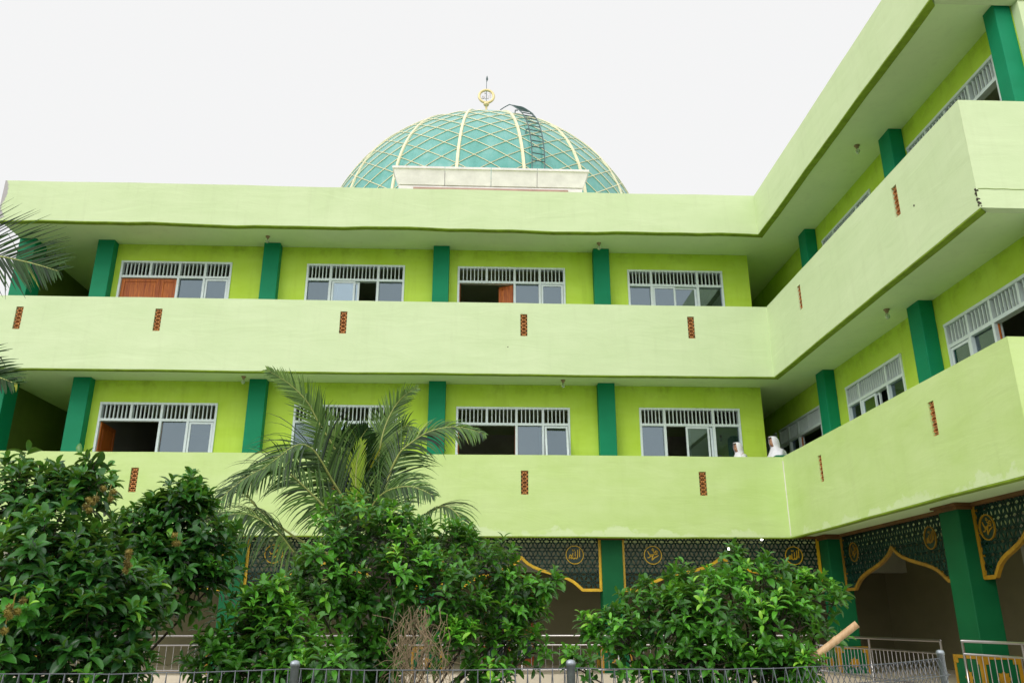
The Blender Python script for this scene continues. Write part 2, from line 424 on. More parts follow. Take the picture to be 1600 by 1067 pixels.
mb = MB(); mb.lathe([(.002,-.006),(.014,-.004),(.014,.0),(.002,.002)], 8); P_(mb.build('drain_hole', M['bark'], M=Matrix.Translation((.65, YP-.002, 7.55)) @ Matrix.Rotation(math.pi/2, 4, 'X')))
mb = MB(); mb.lathe([(.002,-.006),(.018,-.004),(.018,.0),(.002,.002)], 8); P_(mb.build('drain_hole', M['bark'], M=Matrix.Translation((XP-.002, 11.1, 7.75)) @ Matrix.Rotation(math.pi/2, 4, 'Y')))
# slabs
def slab(z0, z1, yo, xo, name, mat=M['soffit']):
    mb = MB()
    mb.box(XL+.01, xo, yo, 27, z0, z1)
    mb.box(xo, 15.99, YE+.16, 27, z0, z1)
    P_(mb.build(name, mat))
slab(6.98, F2, YP+.142, XP+.142, 'floor_slab')
slab(3.40, F1, YP+.142, XP+.142, 'floor_slab')
slab(10.50, 10.85, YR+.152, XR+.152, 'roof_slab')

# window and door units ------------------------------------------------
def winunit(kind, T, top, floor, mirror=False, state='closed', label=None):
    mid0, mid1 = top-.44, top-.38
    W = 2.70 if kind == 'A' else 2.43
    fr = MB(); y0, y1 = -.025, .11
    def mx(a, b): return (W-b, W-a) if mirror else (a, b)
    def bx(mb, a, b, c0, c1, z0, z1):
        a, b = mx(a, b); mb.box(a, b, c0, c1, z0, z1)
    sill = floor+.85
    bx(fr, 0, .05, y0, y1, floor, top-.05); bx(fr, W-.05, W, y0, y1, floor, top-.05)
    bx(fr, 0, W, y0-.01, y1, top-.05, top)
    bx(fr, .05, W-.05, y0+.004, y1-.004, mid0, mid1)
    grs = []
    def bars(a, b, n):
        gr = MB(); grs.append(gr)
        for k in range(n):
            u = a+(b-a)*(k+1)/(n+1)
            bx(gr, u-.010, u+.010, .0, .045, mid1, top-.05)
    panes = []; sashes = []
    if kind == 'A':
        for a, full in ((.70,0),(1.40,1),(2.03,1)):
            bx(fr, a, a+.055, y0+.002, y1-.002, (sill if a > 1.9 else floor) if full else mid1, mid0 if full else top-.05)
            if full: bx(fr, a, a+.055, y0+.002, y1-.002, mid1, top-.05)
        bars(.05,.70,6); bars(.755,1.40,6); bars(1.455,2.03,5); bars(2.085,2.65,5)
        bx(fr, 1.455, 2.65, y0+.006, y1-.006, sill-.06, sill)
        bx(fr, 1.455, 2.65, .02, .08, floor, sill-.06)
        panes.append((1.455, 2.03, sill, mid0, .045, 'glass'))
        sashes.append((2.095, 2.64, sill+.01, mid0-.012, 15 if state == 'open_casement' else 0))
    else:
        for a in (.57, 1.745):
            bx(fr, a, a+.06, y0+.002, y1-.002, sill-.04, mid0); bx(fr, a, a+.06, y0+.002, y1-.002, mid1, top-.05)
        bars(.05,.57,5); bars(.63,1.745,11); bars(1.805,2.38,5)
        bx(fr, .05, 2.38, y0+.006, y1-.006, sill-.06, sill)
        bx(fr, .05, 2.38, .0, .14, floor, sill-.06)
        panes.append((.05, .57, sill, mid0, .045, 'glass')); panes.append((1.805, 2.38, sill, mid0, .045, 'glass'))
        a1, a2 = {'slide_left': (.74, 1.24), 'closed': (.64, 1.19), 'slide_right': (1.19, 1.24)}[state if state in ('slide_left','slide_right') else 'closed']
        if state == 'slide_left': a1, a2 = .70, .64
    F = fr.build('window', M['white'], M=None, bevel=0)
    if label: F['label'] = label
    F.parent = school; F.matrix_parent_inverse = Matrix.Translation(-world_loc(school)); F.matrix_local = T
    F.matrix_basis = T
    for gr in grs: gr.build('transom_grille', M['white'], F)
    for (a, b, z0, z1, y, mat) in panes:
        mb = MB(); bx(mb, a, b, y, y+.006, z0, z1); mb.build('pane', M[mat], F)
    def sash(a, b, z0, z1, y, tilt=0, mat='glass', w=.045):
        mb = MB()
        for (c, d, e, f) in ((a, a+w, z0, z1), (b-w, b, z0, z1), (a+w, b-w, z0, z0+w), (a+w, b-w, z1-w, z1)):
            bx(mb, c, d, y, y+.035, e, f)
        s = mb.build('sash', M['white'], F)
        mb = MB(); bx(mb, a+w, b-w, y+.014, y+.02, z0+w, z1-w); p = mb.build('pane', M[mat], F)
        if tilt:
            X = Matrix.Translation((0, y, z1)) @ Matrix.Rotation(-R(tilt), 4, 'X') @ Matrix.Translation((0, -y, -z1))
            s.matrix_basis = X; p.matrix_basis = X
    for (a, b, z0, z1, tl) in sashes: sash(a, b, z0, z1, -.01, tl)
    if kind == 'B':
        if state == 'closed': sash(.635, 1.20, sill, mid0-.005, .0); sash(1.17, 1.74, sill, mid0-.005, .045)
        if state == 'slide_left': sash(.64, 1.22, sill, mid0-.005, .0, 0, 'glass2'); sash(.72, 1.32, sill, mid0-.005, .045, 0, 'glass2')
        if state == 'slide_right': sash(1.10, 1.66, sill, mid0-.005, .0); sash(1.17, 1.74, sill, mid0-.005, .045)
    def leaf(a, b, hinge, ang, lab=None):
        mb = MB(); t0, t1 = .03, .07; z0, z1 = floor+.01, mid0-.01; s = .085
        if mirror: a, b, hinge, ang = W-b, W-a, W-hinge, -ang
        mb.box(a, a+s, t0, t1, z0, z1); mb.box(b-s, b, t0, t1, z0, z1)
        for z in (z0, z0+.85, z1-s): mb.box(a+s, b-s, t0, t1, z, z+s)
        mb.box(a+s, b-s, t0+.012, t1-.012, z0+s, z0+.85); mb.box(a+s, b-s, t0+.012, t1-.012, z0+.85+s, z1-s)
        if b-a > .6: mb.box(a+s+.07, b-s-.07, t0+.004, t1-.004, z0+.85+s+.07, z1-s-.07)
        o = mb.build('door', M['wood'], F, bevel=.006)
        o.matrix_basis = Matrix.Translation((hinge, .05, 0)) @ Matrix.Rotation(ang, 4, 'Z') @ Matrix.Translation((-hinge, -.05, 0))
        if lab: o['label'] = lab
        return o
    if kind == 'A':
        if state == 'closed': leaf(.055, .99, .055, 0); leaf(.995, 1.395, 1.395, 0)
        elif state == 'half': leaf(.055, .99, .055, R(93)); leaf(.995, 1.395, 1.395, -R(28), 'narrow wooden door leaf standing ajar')
        else: leaf(.055, .95, .055, R(93)); leaf(.80, 1.395, 1.395, -R(166), 'wooden door leaf folded back behind the glass')
        mb = MB(); bx(mb, .035, .06, -.05, -.02, floor+1.25, floor+1.36); mb.build('door_latch', M['white'], F)
    return F
MU = [-8.85, -4.32, -.56, 3.72]   # left edges, second floor
winunit('A', TM(-8.86, YB), 10.04, F2, state='closed', label='window and closed wooden double door at the left end of the top floor')
winunit('B', TM(-4.32, YB), 10.04, F2, state='slide_left')
winunit('A', TM(-.57, YB), 10.04, F2, state='half', label='window unit with a wooden door leaf half open')
winunit('B', TM(3.71, YB), 10.03, F2, state='closed')
winunit('A', TM(-8.80, YB), 6.44, F1, state='open')
winunit('B', TM(-4.33, YB), 6.43, F1, state='slide_left')
winunit('A', TM(-.53, YB), 6.42, F1, state='open_casement', label='window unit with open door and casement tilted outward')
winunit('B', TM(3.83, YB), 6.44, F1, state='slide_right')
winunit('B', TS(XW, 16.99), 10.03, F2, state='closed')
winunit('A', TS(XW, 13.02), 10.02, F2, mirror=True, state='open')
winunit('B', TS(XW, 16.83), 6.42, F1, state='slide_left')
winunit('A', TS(XW, 12.87), 6.43, F1, mirror=True, state='open')
winunit('A', TS(XW, 20.95), 6.40, F1, mirror=True, state='open')
winunit('B', TS(XW, 23.6), 6.40, F1, state='closed')

# room walls with openings
def openings(lst, floor, top, sillB=.85):
    out = []
    for (kind, u, tp) in lst:
        W = 2.70 if kind == 'A' else 2.43
        out.append((u, u+W, floor+.001, tp))
    return out
T = TM(0, YB)
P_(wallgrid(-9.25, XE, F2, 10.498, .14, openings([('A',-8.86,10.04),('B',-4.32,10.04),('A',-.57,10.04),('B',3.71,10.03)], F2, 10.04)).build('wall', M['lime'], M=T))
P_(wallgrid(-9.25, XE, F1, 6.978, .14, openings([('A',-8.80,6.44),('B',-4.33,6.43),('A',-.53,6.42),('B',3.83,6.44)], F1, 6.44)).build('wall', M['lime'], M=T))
TS8 = TS(XW, 0)
def so(lst, floor):
    out = []
    for kind, ytop, tp in lst:
        W = 2.70 if kind == 'A' else 2.43
        out.append((-ytop, -ytop+W, floor+.001, tp))
    return out
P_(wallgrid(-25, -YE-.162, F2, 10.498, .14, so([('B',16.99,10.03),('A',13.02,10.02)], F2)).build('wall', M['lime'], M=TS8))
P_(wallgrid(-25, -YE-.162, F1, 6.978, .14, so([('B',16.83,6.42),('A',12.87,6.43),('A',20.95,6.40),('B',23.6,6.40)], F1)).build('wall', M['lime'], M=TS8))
for f, c in ((F1, 6.978), (F2, 10.498)):
    mb = MB(); mb.box(XE-.14, XE-.001, YB+.141, 25, f, c); P_(mb.build('wall', M['lime']))         # end of the main room block
    mb = MB(); mb.box(-9.249, -9.11, YB+.141, 25, f, c); P_(mb.build('wall', M['lime']))
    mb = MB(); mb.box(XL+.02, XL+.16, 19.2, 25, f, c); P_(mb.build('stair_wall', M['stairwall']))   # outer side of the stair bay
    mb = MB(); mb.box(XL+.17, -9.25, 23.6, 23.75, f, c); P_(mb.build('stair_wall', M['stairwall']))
    mb = MB(); mb.box(XL+.02, XP+.14, YP+.145, YB-.005, f, f+.012); mb.box(XP+.141, XW-.005, YE+.16, 24.9, f, f+.012)
    P_(mb.build('walkway_floor', M['tile']))
# pale end wall of the side wing, turned to the courtyard
mb = MB(); mb.box(XW+.001, 16, YE+.005, YE+.155, 0, 10.428)
P_(mb.build('end_wall', M['band']))
# rooms inside
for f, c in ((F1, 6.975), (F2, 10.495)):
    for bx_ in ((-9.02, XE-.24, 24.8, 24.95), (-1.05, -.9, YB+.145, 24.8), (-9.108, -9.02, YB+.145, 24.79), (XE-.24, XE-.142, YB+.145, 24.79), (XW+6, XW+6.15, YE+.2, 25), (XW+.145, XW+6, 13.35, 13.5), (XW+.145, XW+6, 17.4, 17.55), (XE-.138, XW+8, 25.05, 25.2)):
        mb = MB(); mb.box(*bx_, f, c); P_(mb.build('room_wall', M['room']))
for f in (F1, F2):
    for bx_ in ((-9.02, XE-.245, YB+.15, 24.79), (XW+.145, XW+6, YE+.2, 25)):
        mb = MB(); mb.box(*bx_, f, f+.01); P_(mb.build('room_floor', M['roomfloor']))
# outer shell at the back
mb = MB(); mb.box(XL, 16, 27.001, 27.15, 0, 11.3); P_(mb.build('rear_wall', M['band']))
mb = MB(); mb.box(15.992, 16.15, YE+.16, 27, 0, 11.3); P_(mb.build('rear_wall', M['band']))

# upper columns
for (f, c) in ((F1, 6.985), (F2, 10.505)):
    for x in (-11.1, -9.21, -5.17, -.98, 3.03):
        mb = MB(); mb.box(x-.2, x+.2, 18.6, YB+(.30 if x < -9 else -.001), f, c)
        P_(mb.build('column', M['column'], bevel=.012))
    for y in (17.5, 13.3, 9.82 if f == F2 else 9.85):
        mb = MB(); mb.box(7.74, XW-.001, y-.2 if y > 10 else YE+.17, y+.22, f, c)
        P_(mb.build('column', M['column'], bevel=.012))
# small pale repair line at the inner corner
rng = random.Random(5)
pts = [(XP-.004+rng.uniform(-.004,.004), YP-.006, z) for z in np.arange(Z1B+.03, Z1T-.02, .09)]
mb = MB(); mb.tube(pts, .011, 5); P_(mb.build('corner_joint', M['grout']))

# --- ground floor -----------------------------------------------------
GF = .60
mb = MB(); mb.box(XL, 7.2, YP, 26.9, 0, GF); mb.box(7.2, 15.9, YE+.2, 26.9, 0, GF-.001)
P_(mb.build('plinth', M['cream']))
mb = MB(); mb.box(XL, 10.6, 21.6, 21.8, GF, 3.398); mb.box(10.6, 10.8, YE+.2, 21.8, GF, 3.398)
P_(mb.build('veranda_wall', M['beige']))
mb = MB(); mb.box(XL, 10.59, 20.4, 20.7, 2.75, 3.397); P_(mb.build('veranda_beam', M['beam']))
mb = MB(); mb.box(9.45, 9.75, 13.9, 14.2, GF, 3.39); P_(mb.build('veranda_pier', M['beam']))
# carved brown door behind the arch
mb = MB(); mb.box(.2, 1.45, 21.52, 21.595, GF, 2.75)
dr = P_(mb.build('carved_door', M['wood'], bevel=.01)); dr['label'] = 'dark carved double door behind the arch'
mb = MB()
for zz in (.75, 1.45, 2.1):
    for xx in (.28, .88): mb.box(xx, xx+.5, 21.49, 21.518, zz, zz+.55)
mb.build('door_panel', M['screen'], dr)

def gcolumn(x0, x1, y0, y1):
    mb = MB(); mb.box(x0, x1, y0, y1, GF, 3.402)
    c = P_(mb.build('veranda_column', M['gcolumn'], bevel=.012))
    mb = MB(); mb.box(x0-.05, x1+.05, y0-.05, y1+.05, 3.30, 3.396); mb.box(x0-.09, x1+.09, y0-.09, y1+.09, 3.36, 3.394)
    mb.build('capital', M['brownrim'], c)
    # base: green block with ochre frame, cut corners and rosettes
    e = .09; bz0, bz1 = .45, 1.12
    mb = MB(); mb.box(x0-e, x1+e, y0-e, y1+e, GF-.2, bz1); b_ = mb.build('base', M['gcolumn'], c, bevel=.004)
    orn = MB(); w = .05
    def face(px, py, ux, uy, L):
        nx, ny = uy, -ux
        def q(u0, u1, z0, z1, d):
            p = lambda u, z, dd: (px+ux*u+nx*dd, py+uy*u+ny*dd, z)
            n = len(orn.v)
            orn.v += [p(u0,z0,0), p(u1,z0,0), p(u1,z1,0), p(u0,z1,0), p(u0,z0,d), p(u1,z0,d), p(u1,z1,d), p(u0,z1,d)]
            for f in ((0,3,2,1),(4,5,6,7),(0,1,5,4),(1,2,6,5),(2,3,7,6),(3,0,4,7)): orn.f.append(tuple(n+i for i in f))
        q(0, w, bz0, bz1, .012); q(L-w, L, bz0, bz1, .012); q(w, L-w, bz1-w, bz1, .011); q(w, L-w, bz0, bz0+w, .011)
        for (u0, z0) in ((w, bz1-w-.07), (L-w-.07, bz1-w-.07), (w, bz0+w), (L-w-.07, bz0+w)): q(u0, u0+.07, z0, z0+.07, .010)
        n = len(orn.v); uc, zc = L/2, .80
        ring = []
        for k in range(16):
            a = math.pi*k/8; r = .115 if k % 2 == 0 else .08
            ring.append((px+ux*(uc+r*math.cos(a))+nx*.013, py+uy*(uc+r*math.cos(a))+ny*.013, zc+r*math.sin(a)))
        orn.v += ring+[(px+ux*uc+nx*.02, py+uy*uc+ny*.02, zc)]
        for k in range(16): orn.f.append((n+k, n+(k+1) % 16, n+16))
    face(x0-e, y0-e, 1, 0, x1-x0+2*e)
    face(x0-e, y1+e, 0, -1, y1-y0+2*e)
    orn.build('base_ornament', M['ochre'], c)
GX = (-9.2, -5.17, -1.0, 2.95)
for x in GX: gcolumn(x-.23, x+.23, 18.2, 18.62)
gcolumn(7.60, 8.06, 17.86, 18.34)
gcolumn(7.66, 8.08, 12.88, 13.44)
gcolumn(7.66, 8.08, 9.85, 10.3)
mb = MB(); mb.box(XL, 7.0, 18.18, 18.64, 3.25, 3.399)
# ochre cornice line along the top of the screens
mb = MB(); mb.box(XL+.1, 7.55, 18.27, 18.36, 3.34, 3.398); P_(mb.build('cornice', M['brownrim']))
mb = MB(); mb.box(7.84, 7.96, 9.9, 17.85, 3.34, 3.398); P_(mb.build('cornice', M['brownrim']))

PROF = [(0,0),(.06,.12),(.11,.2),(.2,.3),(.33,.4),(.5,.5),(.63,.57),(.75,.65),(.85,.75),(.92,.86),(1,1)]
def arch_pts(L, lobe, zap, zb):
    h = L/2; pts = [(0, zb), (lobe, zb)]
    half = h-lobe
    pts += [(h-half*t, zap-(zap-zb)*d) for t, d in reversed(PROF[:-1])]
    right = [(L-u, z) for u, z in reversed(pts[:-1])]
    return pts+right
def inside(u, z, prof, ztop):
    if z > ztop: return False
    for (a, za), (b, zb_) in zip(prof[:-1], prof[1:]):
        if a <= u <= b and b > a:
            return z > za+(zb_-za)*(u-a)/(b-a)
    return False
def seg_ribbon(mb, a, b, w, y0, y1):
    ax, az = a; bx_, bz = b; dx, dz = bx_-ax, bz-az; l = math.hypot(dx, dz)
    if l < 1e-6: return
    nx, nz = -dz/l*w/2, dx/l*w/2
    n = len(mb.v)
    mb.v += [(ax+nx,y0,az+nz),(ax-nx,y0,az-nz),(bx_-nx,y0,bz-nz),(bx_+nx,y0,bz+nz),(ax+nx,y1,az+nz),(ax-nx,y1,az-nz),(bx_-nx,y1,bz-nz),(bx_+nx,y1,bz+nz)]
    mb.f += [(n,n+1,n+2,n+3),(n+7,n+6,n+5,n+4),(n,n+3,n+7,n+4),(n+1,n+5,n+6,n+2)]
ALLAH = [[(.62,.72),(.60,.30),(.60,-.28)],
         [(.36,.62),(.37,.1),(.34,-.28),(.22,-.42),(.10,-.36),(.06,-.1),(.08,.42)],
         [(.06,-.1),(.02,-.36),(-.12,-.48),(-.24,-.36),(-.26,-.06),(-.22,.26)],
         [(-.26,-.1),(-.32,-.34),(-.46,-.42),(-.60,-.30),(-.62,-.12),(-.50,.02),(-.40,-.12),(-.46,-.34),(-.66,-.42),(-.74,-.3)],
         [(-.02,.66),(-.06,.52),(-.14,.52),(-.14,.62),(-.14,.52),(-.24,.50),(-.28,.64)]]
MUHAMMAD = [[(.62,.34),(.50,.50),(.34,.46),(.38,.30),(.56,.26),(.62,.40),(.50,.12),(.28,.10),(.06,.14)],
            [(.02,.46),(.22,.30),(.10,.08),(-.04,-.22),(-.12,-.60),(.04,-.44),(.30,-.24),(.52,-.14),(.70,-.02)],
            [(.06,.14),(-.08,.02),(-.22,.06),(-.26,-.08),(-.12,-.14),(-.06,.0)],
            [(-.62,.50),(-.50,.22),(-.34,-.02),(-.34,-.20),(-.50,-.30),(-.68,-.30)],
            [(-.12,.66),(.04,.58),(.18,.66)], [(-.06,.78),(.10,.72)]]
def smooth_pts(pts, n=5):
    out = []
    for i in range(len(pts)-1):
        p0 = pts[max(i-1,0)]; p1 = pts[i]; p2 = pts[i+1]; p3 = pts[min(i+2,len(pts)-1)]
        for k in range(n):
            t = k/n
            out.append(tuple(.5*((2*p1[j])+(-p0[j]+p2[j])*t+(2*p0[j]-5*p1[j]+4*p2[j]-p3[j])*t*t+(-p0[j]+3*p1[j]-3*p2[j]+p3[j])*t**3) for j in range(len(p1))))
    out.append(tuple(pts[-1])); return out
def emblem_mesh(mb, strokes, cu, cz, r, y, w):
    for st in strokes:
        p = smooth_pts([(cu+a*r, cz+b*r) for a, b in st], 4)
        for i in range(len(p)-1):
            ww = w*(.75+.5*math.sin(math.pi*(i+.5)/len(p)))
            seg_ribbon(mb, p[i], p[i+1], ww, y, y-.01)
def screen(T, L, lobe=.42, zap=2.93, zb=2.25, ztop=3.34, em=(.58, .58), kinds=(MUHAMMAD, ALLAH), trim='yellow'):
    prof = arch_pts(L, lobe, zap, zb)
    mb = MB(); a = .20; hgt = a*math.sqrt(3)/2
    ems = []
    if em[0]: ems.append((em[0], 2.985))
    if em[1]: ems.append((L-em[1], 2.985))
    pts = {}
    for j in range(0, 9):
        for i in range(-2, int(L/a)+3):
            pts[(i, j)] = (i*a+(a/2 if j % 2 else 0), zb-.02+j*hgt)
    def almond(p, q):
        dx, dz = q[0]-p[0], q[1]-p[1]; l = math.hypot(dx, dz); nx, nz = -dz/l, dx/l
        for s in (-1, 1):
            prev = None
            for k in range(5):
                t = .12+.76*k/4; o = s*.042*math.sin(math.pi*k/4)
                c = (p[0]+dx*t+nx*o, p[1]+dz*t+nz*o)
                if prev:
                    mid = ((prev[0]+c[0])/2, (prev[1]+c[1])/2)
                    ok = .02 < mid[0] < L-.02 and inside(*mid, prof, ztop) and all(math.hypot(mid[0]-e[0], mid[1]-e[1]) > .19 for e in ems)
                    if ok: seg_ribbon(mb, prev, c, .023, 0, .02)
                prev = c
    for (i, j), p in pts.items():
        nb = [(i+1, j)]
        nb += [(i, j+1), (i-1, j+1)] if j % 2 == 0 else [(i, j+1), (i+1, j+1)]
        for n_ in nb:
            if n_ in pts: almond(p, pts[n_])
        # little star around each lattice point
        for k in range(6):
            a0 = math.pi/3*k+math.pi/6
            c0 = (p[0]+.034*math.cos(a0), p[1]+.034*math.sin(a0)); c1 = (p[0]+.062*math.cos(a0), p[1]+.062*math.sin(a0))
            mid = c1
            if .02 < mid[0] < L-.02 and inside(*mid, prof, ztop) and all(math.hypot(mid[0]-e[0], mid[1]-e[1]) > .19 for e in ems):
                seg_ribbon(mb, c0, c1, .018, 0, .02)
    s = mb.build('arch_screen', M['screen'], M=T); P_(s)
    mb = MB()
    full = [(.025, ztop)]+[(.025, zb)]+prof[1:-1]+[(L-.025, zb), (L-.025, ztop)]
    for i in range(len(full)-1):
        seg_ribbon(mb, full[i], full[i+1], .06, -.02, .04)
    for p in full[1:-1]:
        n = len(mb.v)
        mb.v += [(p[0]+.03*math.cos(k*math.pi/4), -.021, p[1]+.03*math.sin(k*math.pi/4)) for k in range(8)]; mb.f.append(tuple(n+k for k in reversed(range(8))))
    mb.build('arch_trim', M[trim], s, M=T)
    for (c, kd) in zip(ems, kinds):
        mb = MB(); n = len(mb.v)
        mb.v += [(c[0]+.185*math.cos(k*math.pi/16), 0, c[1]+.185*math.sin(k*math.pi/16)) for k in range(32)]; mb.f.append(tuple(reversed(range(32))))
        mb.build('emblem_disc', M['black'], s, M=T)
        mb = MB()
        ring = [(c[0]+.19*math.cos(k*math.pi/16), c[1]+.19*math.sin(k*math.pi/16)) for k in range(33)]
        for k in range(32): seg_ribbon(mb, ring[k], ring[k+1], .015, -.025, 0)
        emblem_mesh(mb, kd, c[0], c[1], .18, -.004, .0165)
        mb.build('emblem', M[trim], s, M=T)
for xa, xb in ((-8.97,-5.40), (-4.94,-1.23), (-.77,2.72)):
    screen(TM(xa, 18.3), xb-xa)
screen(TM(3.18, 18.3), 4.40, em=(.68,.58), zap=2.95)
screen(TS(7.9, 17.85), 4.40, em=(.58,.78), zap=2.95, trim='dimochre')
screen(TS(7.9, 12.87), 2.6, em=(.32,0), zap=2.95, lobe=.30, trim='ochre')  # trim darker than the yellow, shade of this side put into its colour

# ------------------------------------------------------------------ steel railings
def railing(name, p0, p1, label):
    p0 = Vector(p0); p1 = Vector(p1); L = (p1-p0).length
    rt = empty(name, p0, math.atan2((p1-p0).y, (p1-p0).x), label, 'railing')
    mb = MB(); mb.tube([(0,0,1.33-GF),(L,0,1.33-GF)], .022, 10); mb.build('top_rail', M['steel'], rt, smooth=True)
    mb = MB(); mb.tube([(0,0,1.15-GF),(L,0,1.15-GF)], .016, 8); mb.tube([(0,0,.07),(L,0,.07)], .016, 8); mb.build('rail', M['steel'], rt, smooth=True)
    mb = MB(); n = int(L/.145)
    for k in range(1, n):
        mb.tube([(L*k/n,0,.07),(L*k/n,0,1.15-GF)], .0065, 5)
    mb.build('balusters', M['steel'], rt)
    k = max(2, int(round(L/2.0)))
    for i in range(k+1):
        mb = MB(); mb.tube([(L*i/k,0,0),(L*i/k,0,1.33-GF)], .02, 8); mb.build('post', M['steel'], rt, smooth=True)
    return rt
railing('steel_railing', (XL+.2, 18.02, GF), (7.0, 18.02, GF), 'long stainless steel railing along the veranda behind the trees')
railing('steel_railing', (7.05, 17.7, GF), (7.05, 12.9, GF), 'stainless steel railing in front of the dark right hand arch')
railing('steel_railing', (7.3, 12.75, GF), (7.3, 9.9, GF), 'short stainless steel railing at the right edge, beyond the column')

# ------------------------------------------------------------------ ceiling lamps
def lamp_proto(loc, label):
    t = empty('ceiling_lamp', loc, 0, label, 'lamp', 'bare bulbs under the walkway ceilings')
    MB().lathe([(.055,0),(.055,-.015),(.035,-.03),(.03,-.06),(.022,-.07)], 14).build('lamp_socket', M['ceramic'], t, smooth=True)
    MB().lathe([(.018,-.07),(.026,-.085),(.042,-.115),(.046,-.14),(.038,-.165),(.018,-.182),(.002,-.186)], 14).build('bulb', M['bulb'], t, smooth=True)
    return t
L0 = lamp_proto((-5.2, 18.25, 10.5), 'bare bulb under the top ceiling, above the left main column')
LS = [((2.93,18.28,10.5), 'bare bulb under the top ceiling, above the main column nearest the inner corner'),
      ((-5.45,18.40,6.98), 'bare bulb under the middle ceiling, left of the coconut palm'),
      ((1.98,18.40,6.98), 'bare bulb under the middle ceiling, right of the coconut palm'),
      ((7.4,13.7,10.5), 'bare bulb under the top ceiling of the side wing'),
      ((7.4,13.57,6.98), 'bare bulb under the middle ceiling of the side wing')]
for loc, lab in LS:
    c = L0.copy(); COL.objects.link(c); c.location = loc; c['label'] = lab
    for ch in list(L0.children):
        d = ch.copy(); COL.objects.link(d); d.parent = c
for i, (loc, lab) in enumerate([(None, 'lit white bulb under the veranda ceiling, nearer the inner corner'), (None, 'lit white bulb under the veranda ceiling, just above the right bush')]):
    loc = ((6.22,18.02,3.40), (5.48,18.02,3.19))[i]
    t = empty('ceiling_lamp', loc, 0, lab, 'lamp')
    mb = MB(); mb.lathe([(.03,.0),(.03,-.03),(.018,-.05)], 12)
    if i: mb.tube([(0,0,0),(0,0,.208)], .004, 5)
    mb.build('lamp_socket', M['white'], t, smooth=True)
    MB().lathe([(.012,-.05),(.026,-.07),(.030,-.09),(.022,-.112),(.002,-.12)], 12).build('bulb', M['lit'], t, smooth=True)

# ------------------------------------------------------------------ mosque with the teal dome behind
DC = Vector((.16, 31.4, 15.05)); DR = 6.86
mosque = empty('mosque', (DC.x, DC.y, 0), 0, 'mosque roof with teal ribbed dome rising behind the school', 'mosque')
IM = Matrix.Translation((-DC.x, -DC.y, 0))
def sph(lat, lon, r=DR): return (DC.x+r*math.cos(lat)*math.cos(lon), DC.y+r*math.cos(lat)*math.sin(lon), DC.z+r*math.sin(lat))
mb = MB(); nl, nm = 30, 108
for i in range(nl+1):
    for k in range(nm): mb.v.append(sph(R(-6)+(R(89.9)-R(-6))*i/nl, 2*math.pi*k/nm))
for i in range(nl):
    for k in range(nm): mb.f.append((i*nm+k, i*nm+(k+1) % nm, (i+1)*nm+(k+1) % nm, (i+1)*nm+k))
dome = mb.build('dome', M['dome'], mosque, smooth=True, M=IM)
PH = -math.pi/2+R(10)+R(1.2)
for s in range(18):
    mb = MB(); lon = PH+s*2*math.pi/18
    pr = []
    for i in range(30):
        lat = R(-6)+R(88)*i/29
        w = .068*(1-.35*max(0, lat)/1.57)
        d = Vector((-math.sin(lon), math.cos(lon), 0))*w
        a = Vector(sph(lat, lon, DR+.05)); b0 = Vector(sph(lat, lon, DR-.02))
        pr.append([tuple(b0-d), tuple(a-d*.7), tuple(a+d*.7), tuple(b0+d)])
    for p in pr: mb.v += p
    for i in range(29):
        for k in range(3): mb.f.append((i*4+k, i*4+k+1, (i+1)*4+k+1, (i+1)*4+k))
    mb.build('dome_rib', M['domerib'], dome, M=IM)
LATP = R(6.6)
mb = MB(); top = R(51)
for s in range(36):
    for sg in (-1, 1):
        lon0 = PH+s*2*math.pi/36; pts = []
        lat = R(-6); k = 0
        while lat < top:
            lon = lon0+sg*(lat-R(0))/(2*LATP)*R(20)
            pts.append(sph(lat, lon, DR+.018)); lat += R(1.6)
        mb.tube(pts, .017, 4, cap=False)
for la in (59,):
    mb.tube([sph(R(la), 2*math.pi*k/72, DR+.0) for k in range(72)], .02, 4, closed=True)
mb.build('dome_lattice', M['domerib'], dome, M=IM)
# finial: stem, ring with calligraphy, spike
fin = MB(); ax = DC.z+DR
fin.lathe([(.5,-.1),(.42,.03),(.12,.12),(.07,.3),(.07,.55),(.13,.62),(.13,.72),(.05,.78),(.05,.95)], 16, (DC.x, DC.y, ax))
fo = fin.build('finial', M['finial'], dome, smooth=True, M=IM)
zc = ax+2.2; rr_ = .33
mb = MB(); mb.tube([(DC.x+rr_*math.cos(a), DC.y, zc+rr_*math.sin(a)) for a in [k*math.pi/18 for k in range(36)]], .062, 8, closed=True)
mb.tube([(DC.x, DC.y, ax+.9),(DC.x, DC.y, zc-rr_)], .05, 8); mb.lathe([(.06,-.12),(.13,-.04),(.13,.02),(.06,.08)], 12, (DC.x, DC.y, zc-rr_-.08))
mb.build('finial_ring', M['finial'], dome, smooth=True, M=IM)
mb = MB()
for st in ALLAH:
    mb.tube([(DC.x+a*.30, DC.y, zc+b*.30) for a, b in smooth_pts(st, 4)], .014, 5)
mb.build('finial_script', M['steel'], dome, M=IM)
mb = MB(); mb.tube([(DC.x, DC.y, zc-.3),(DC.x, DC.y, zc+.95)], .014, 6); mb.lathe([(.01,.8),(.05,.92),(.04,1.0),(.005,1.12)], 10, (DC.x+.02, DC.y, zc))
mb.build('lightning_rod', M['ladder'], dome, M=IM)
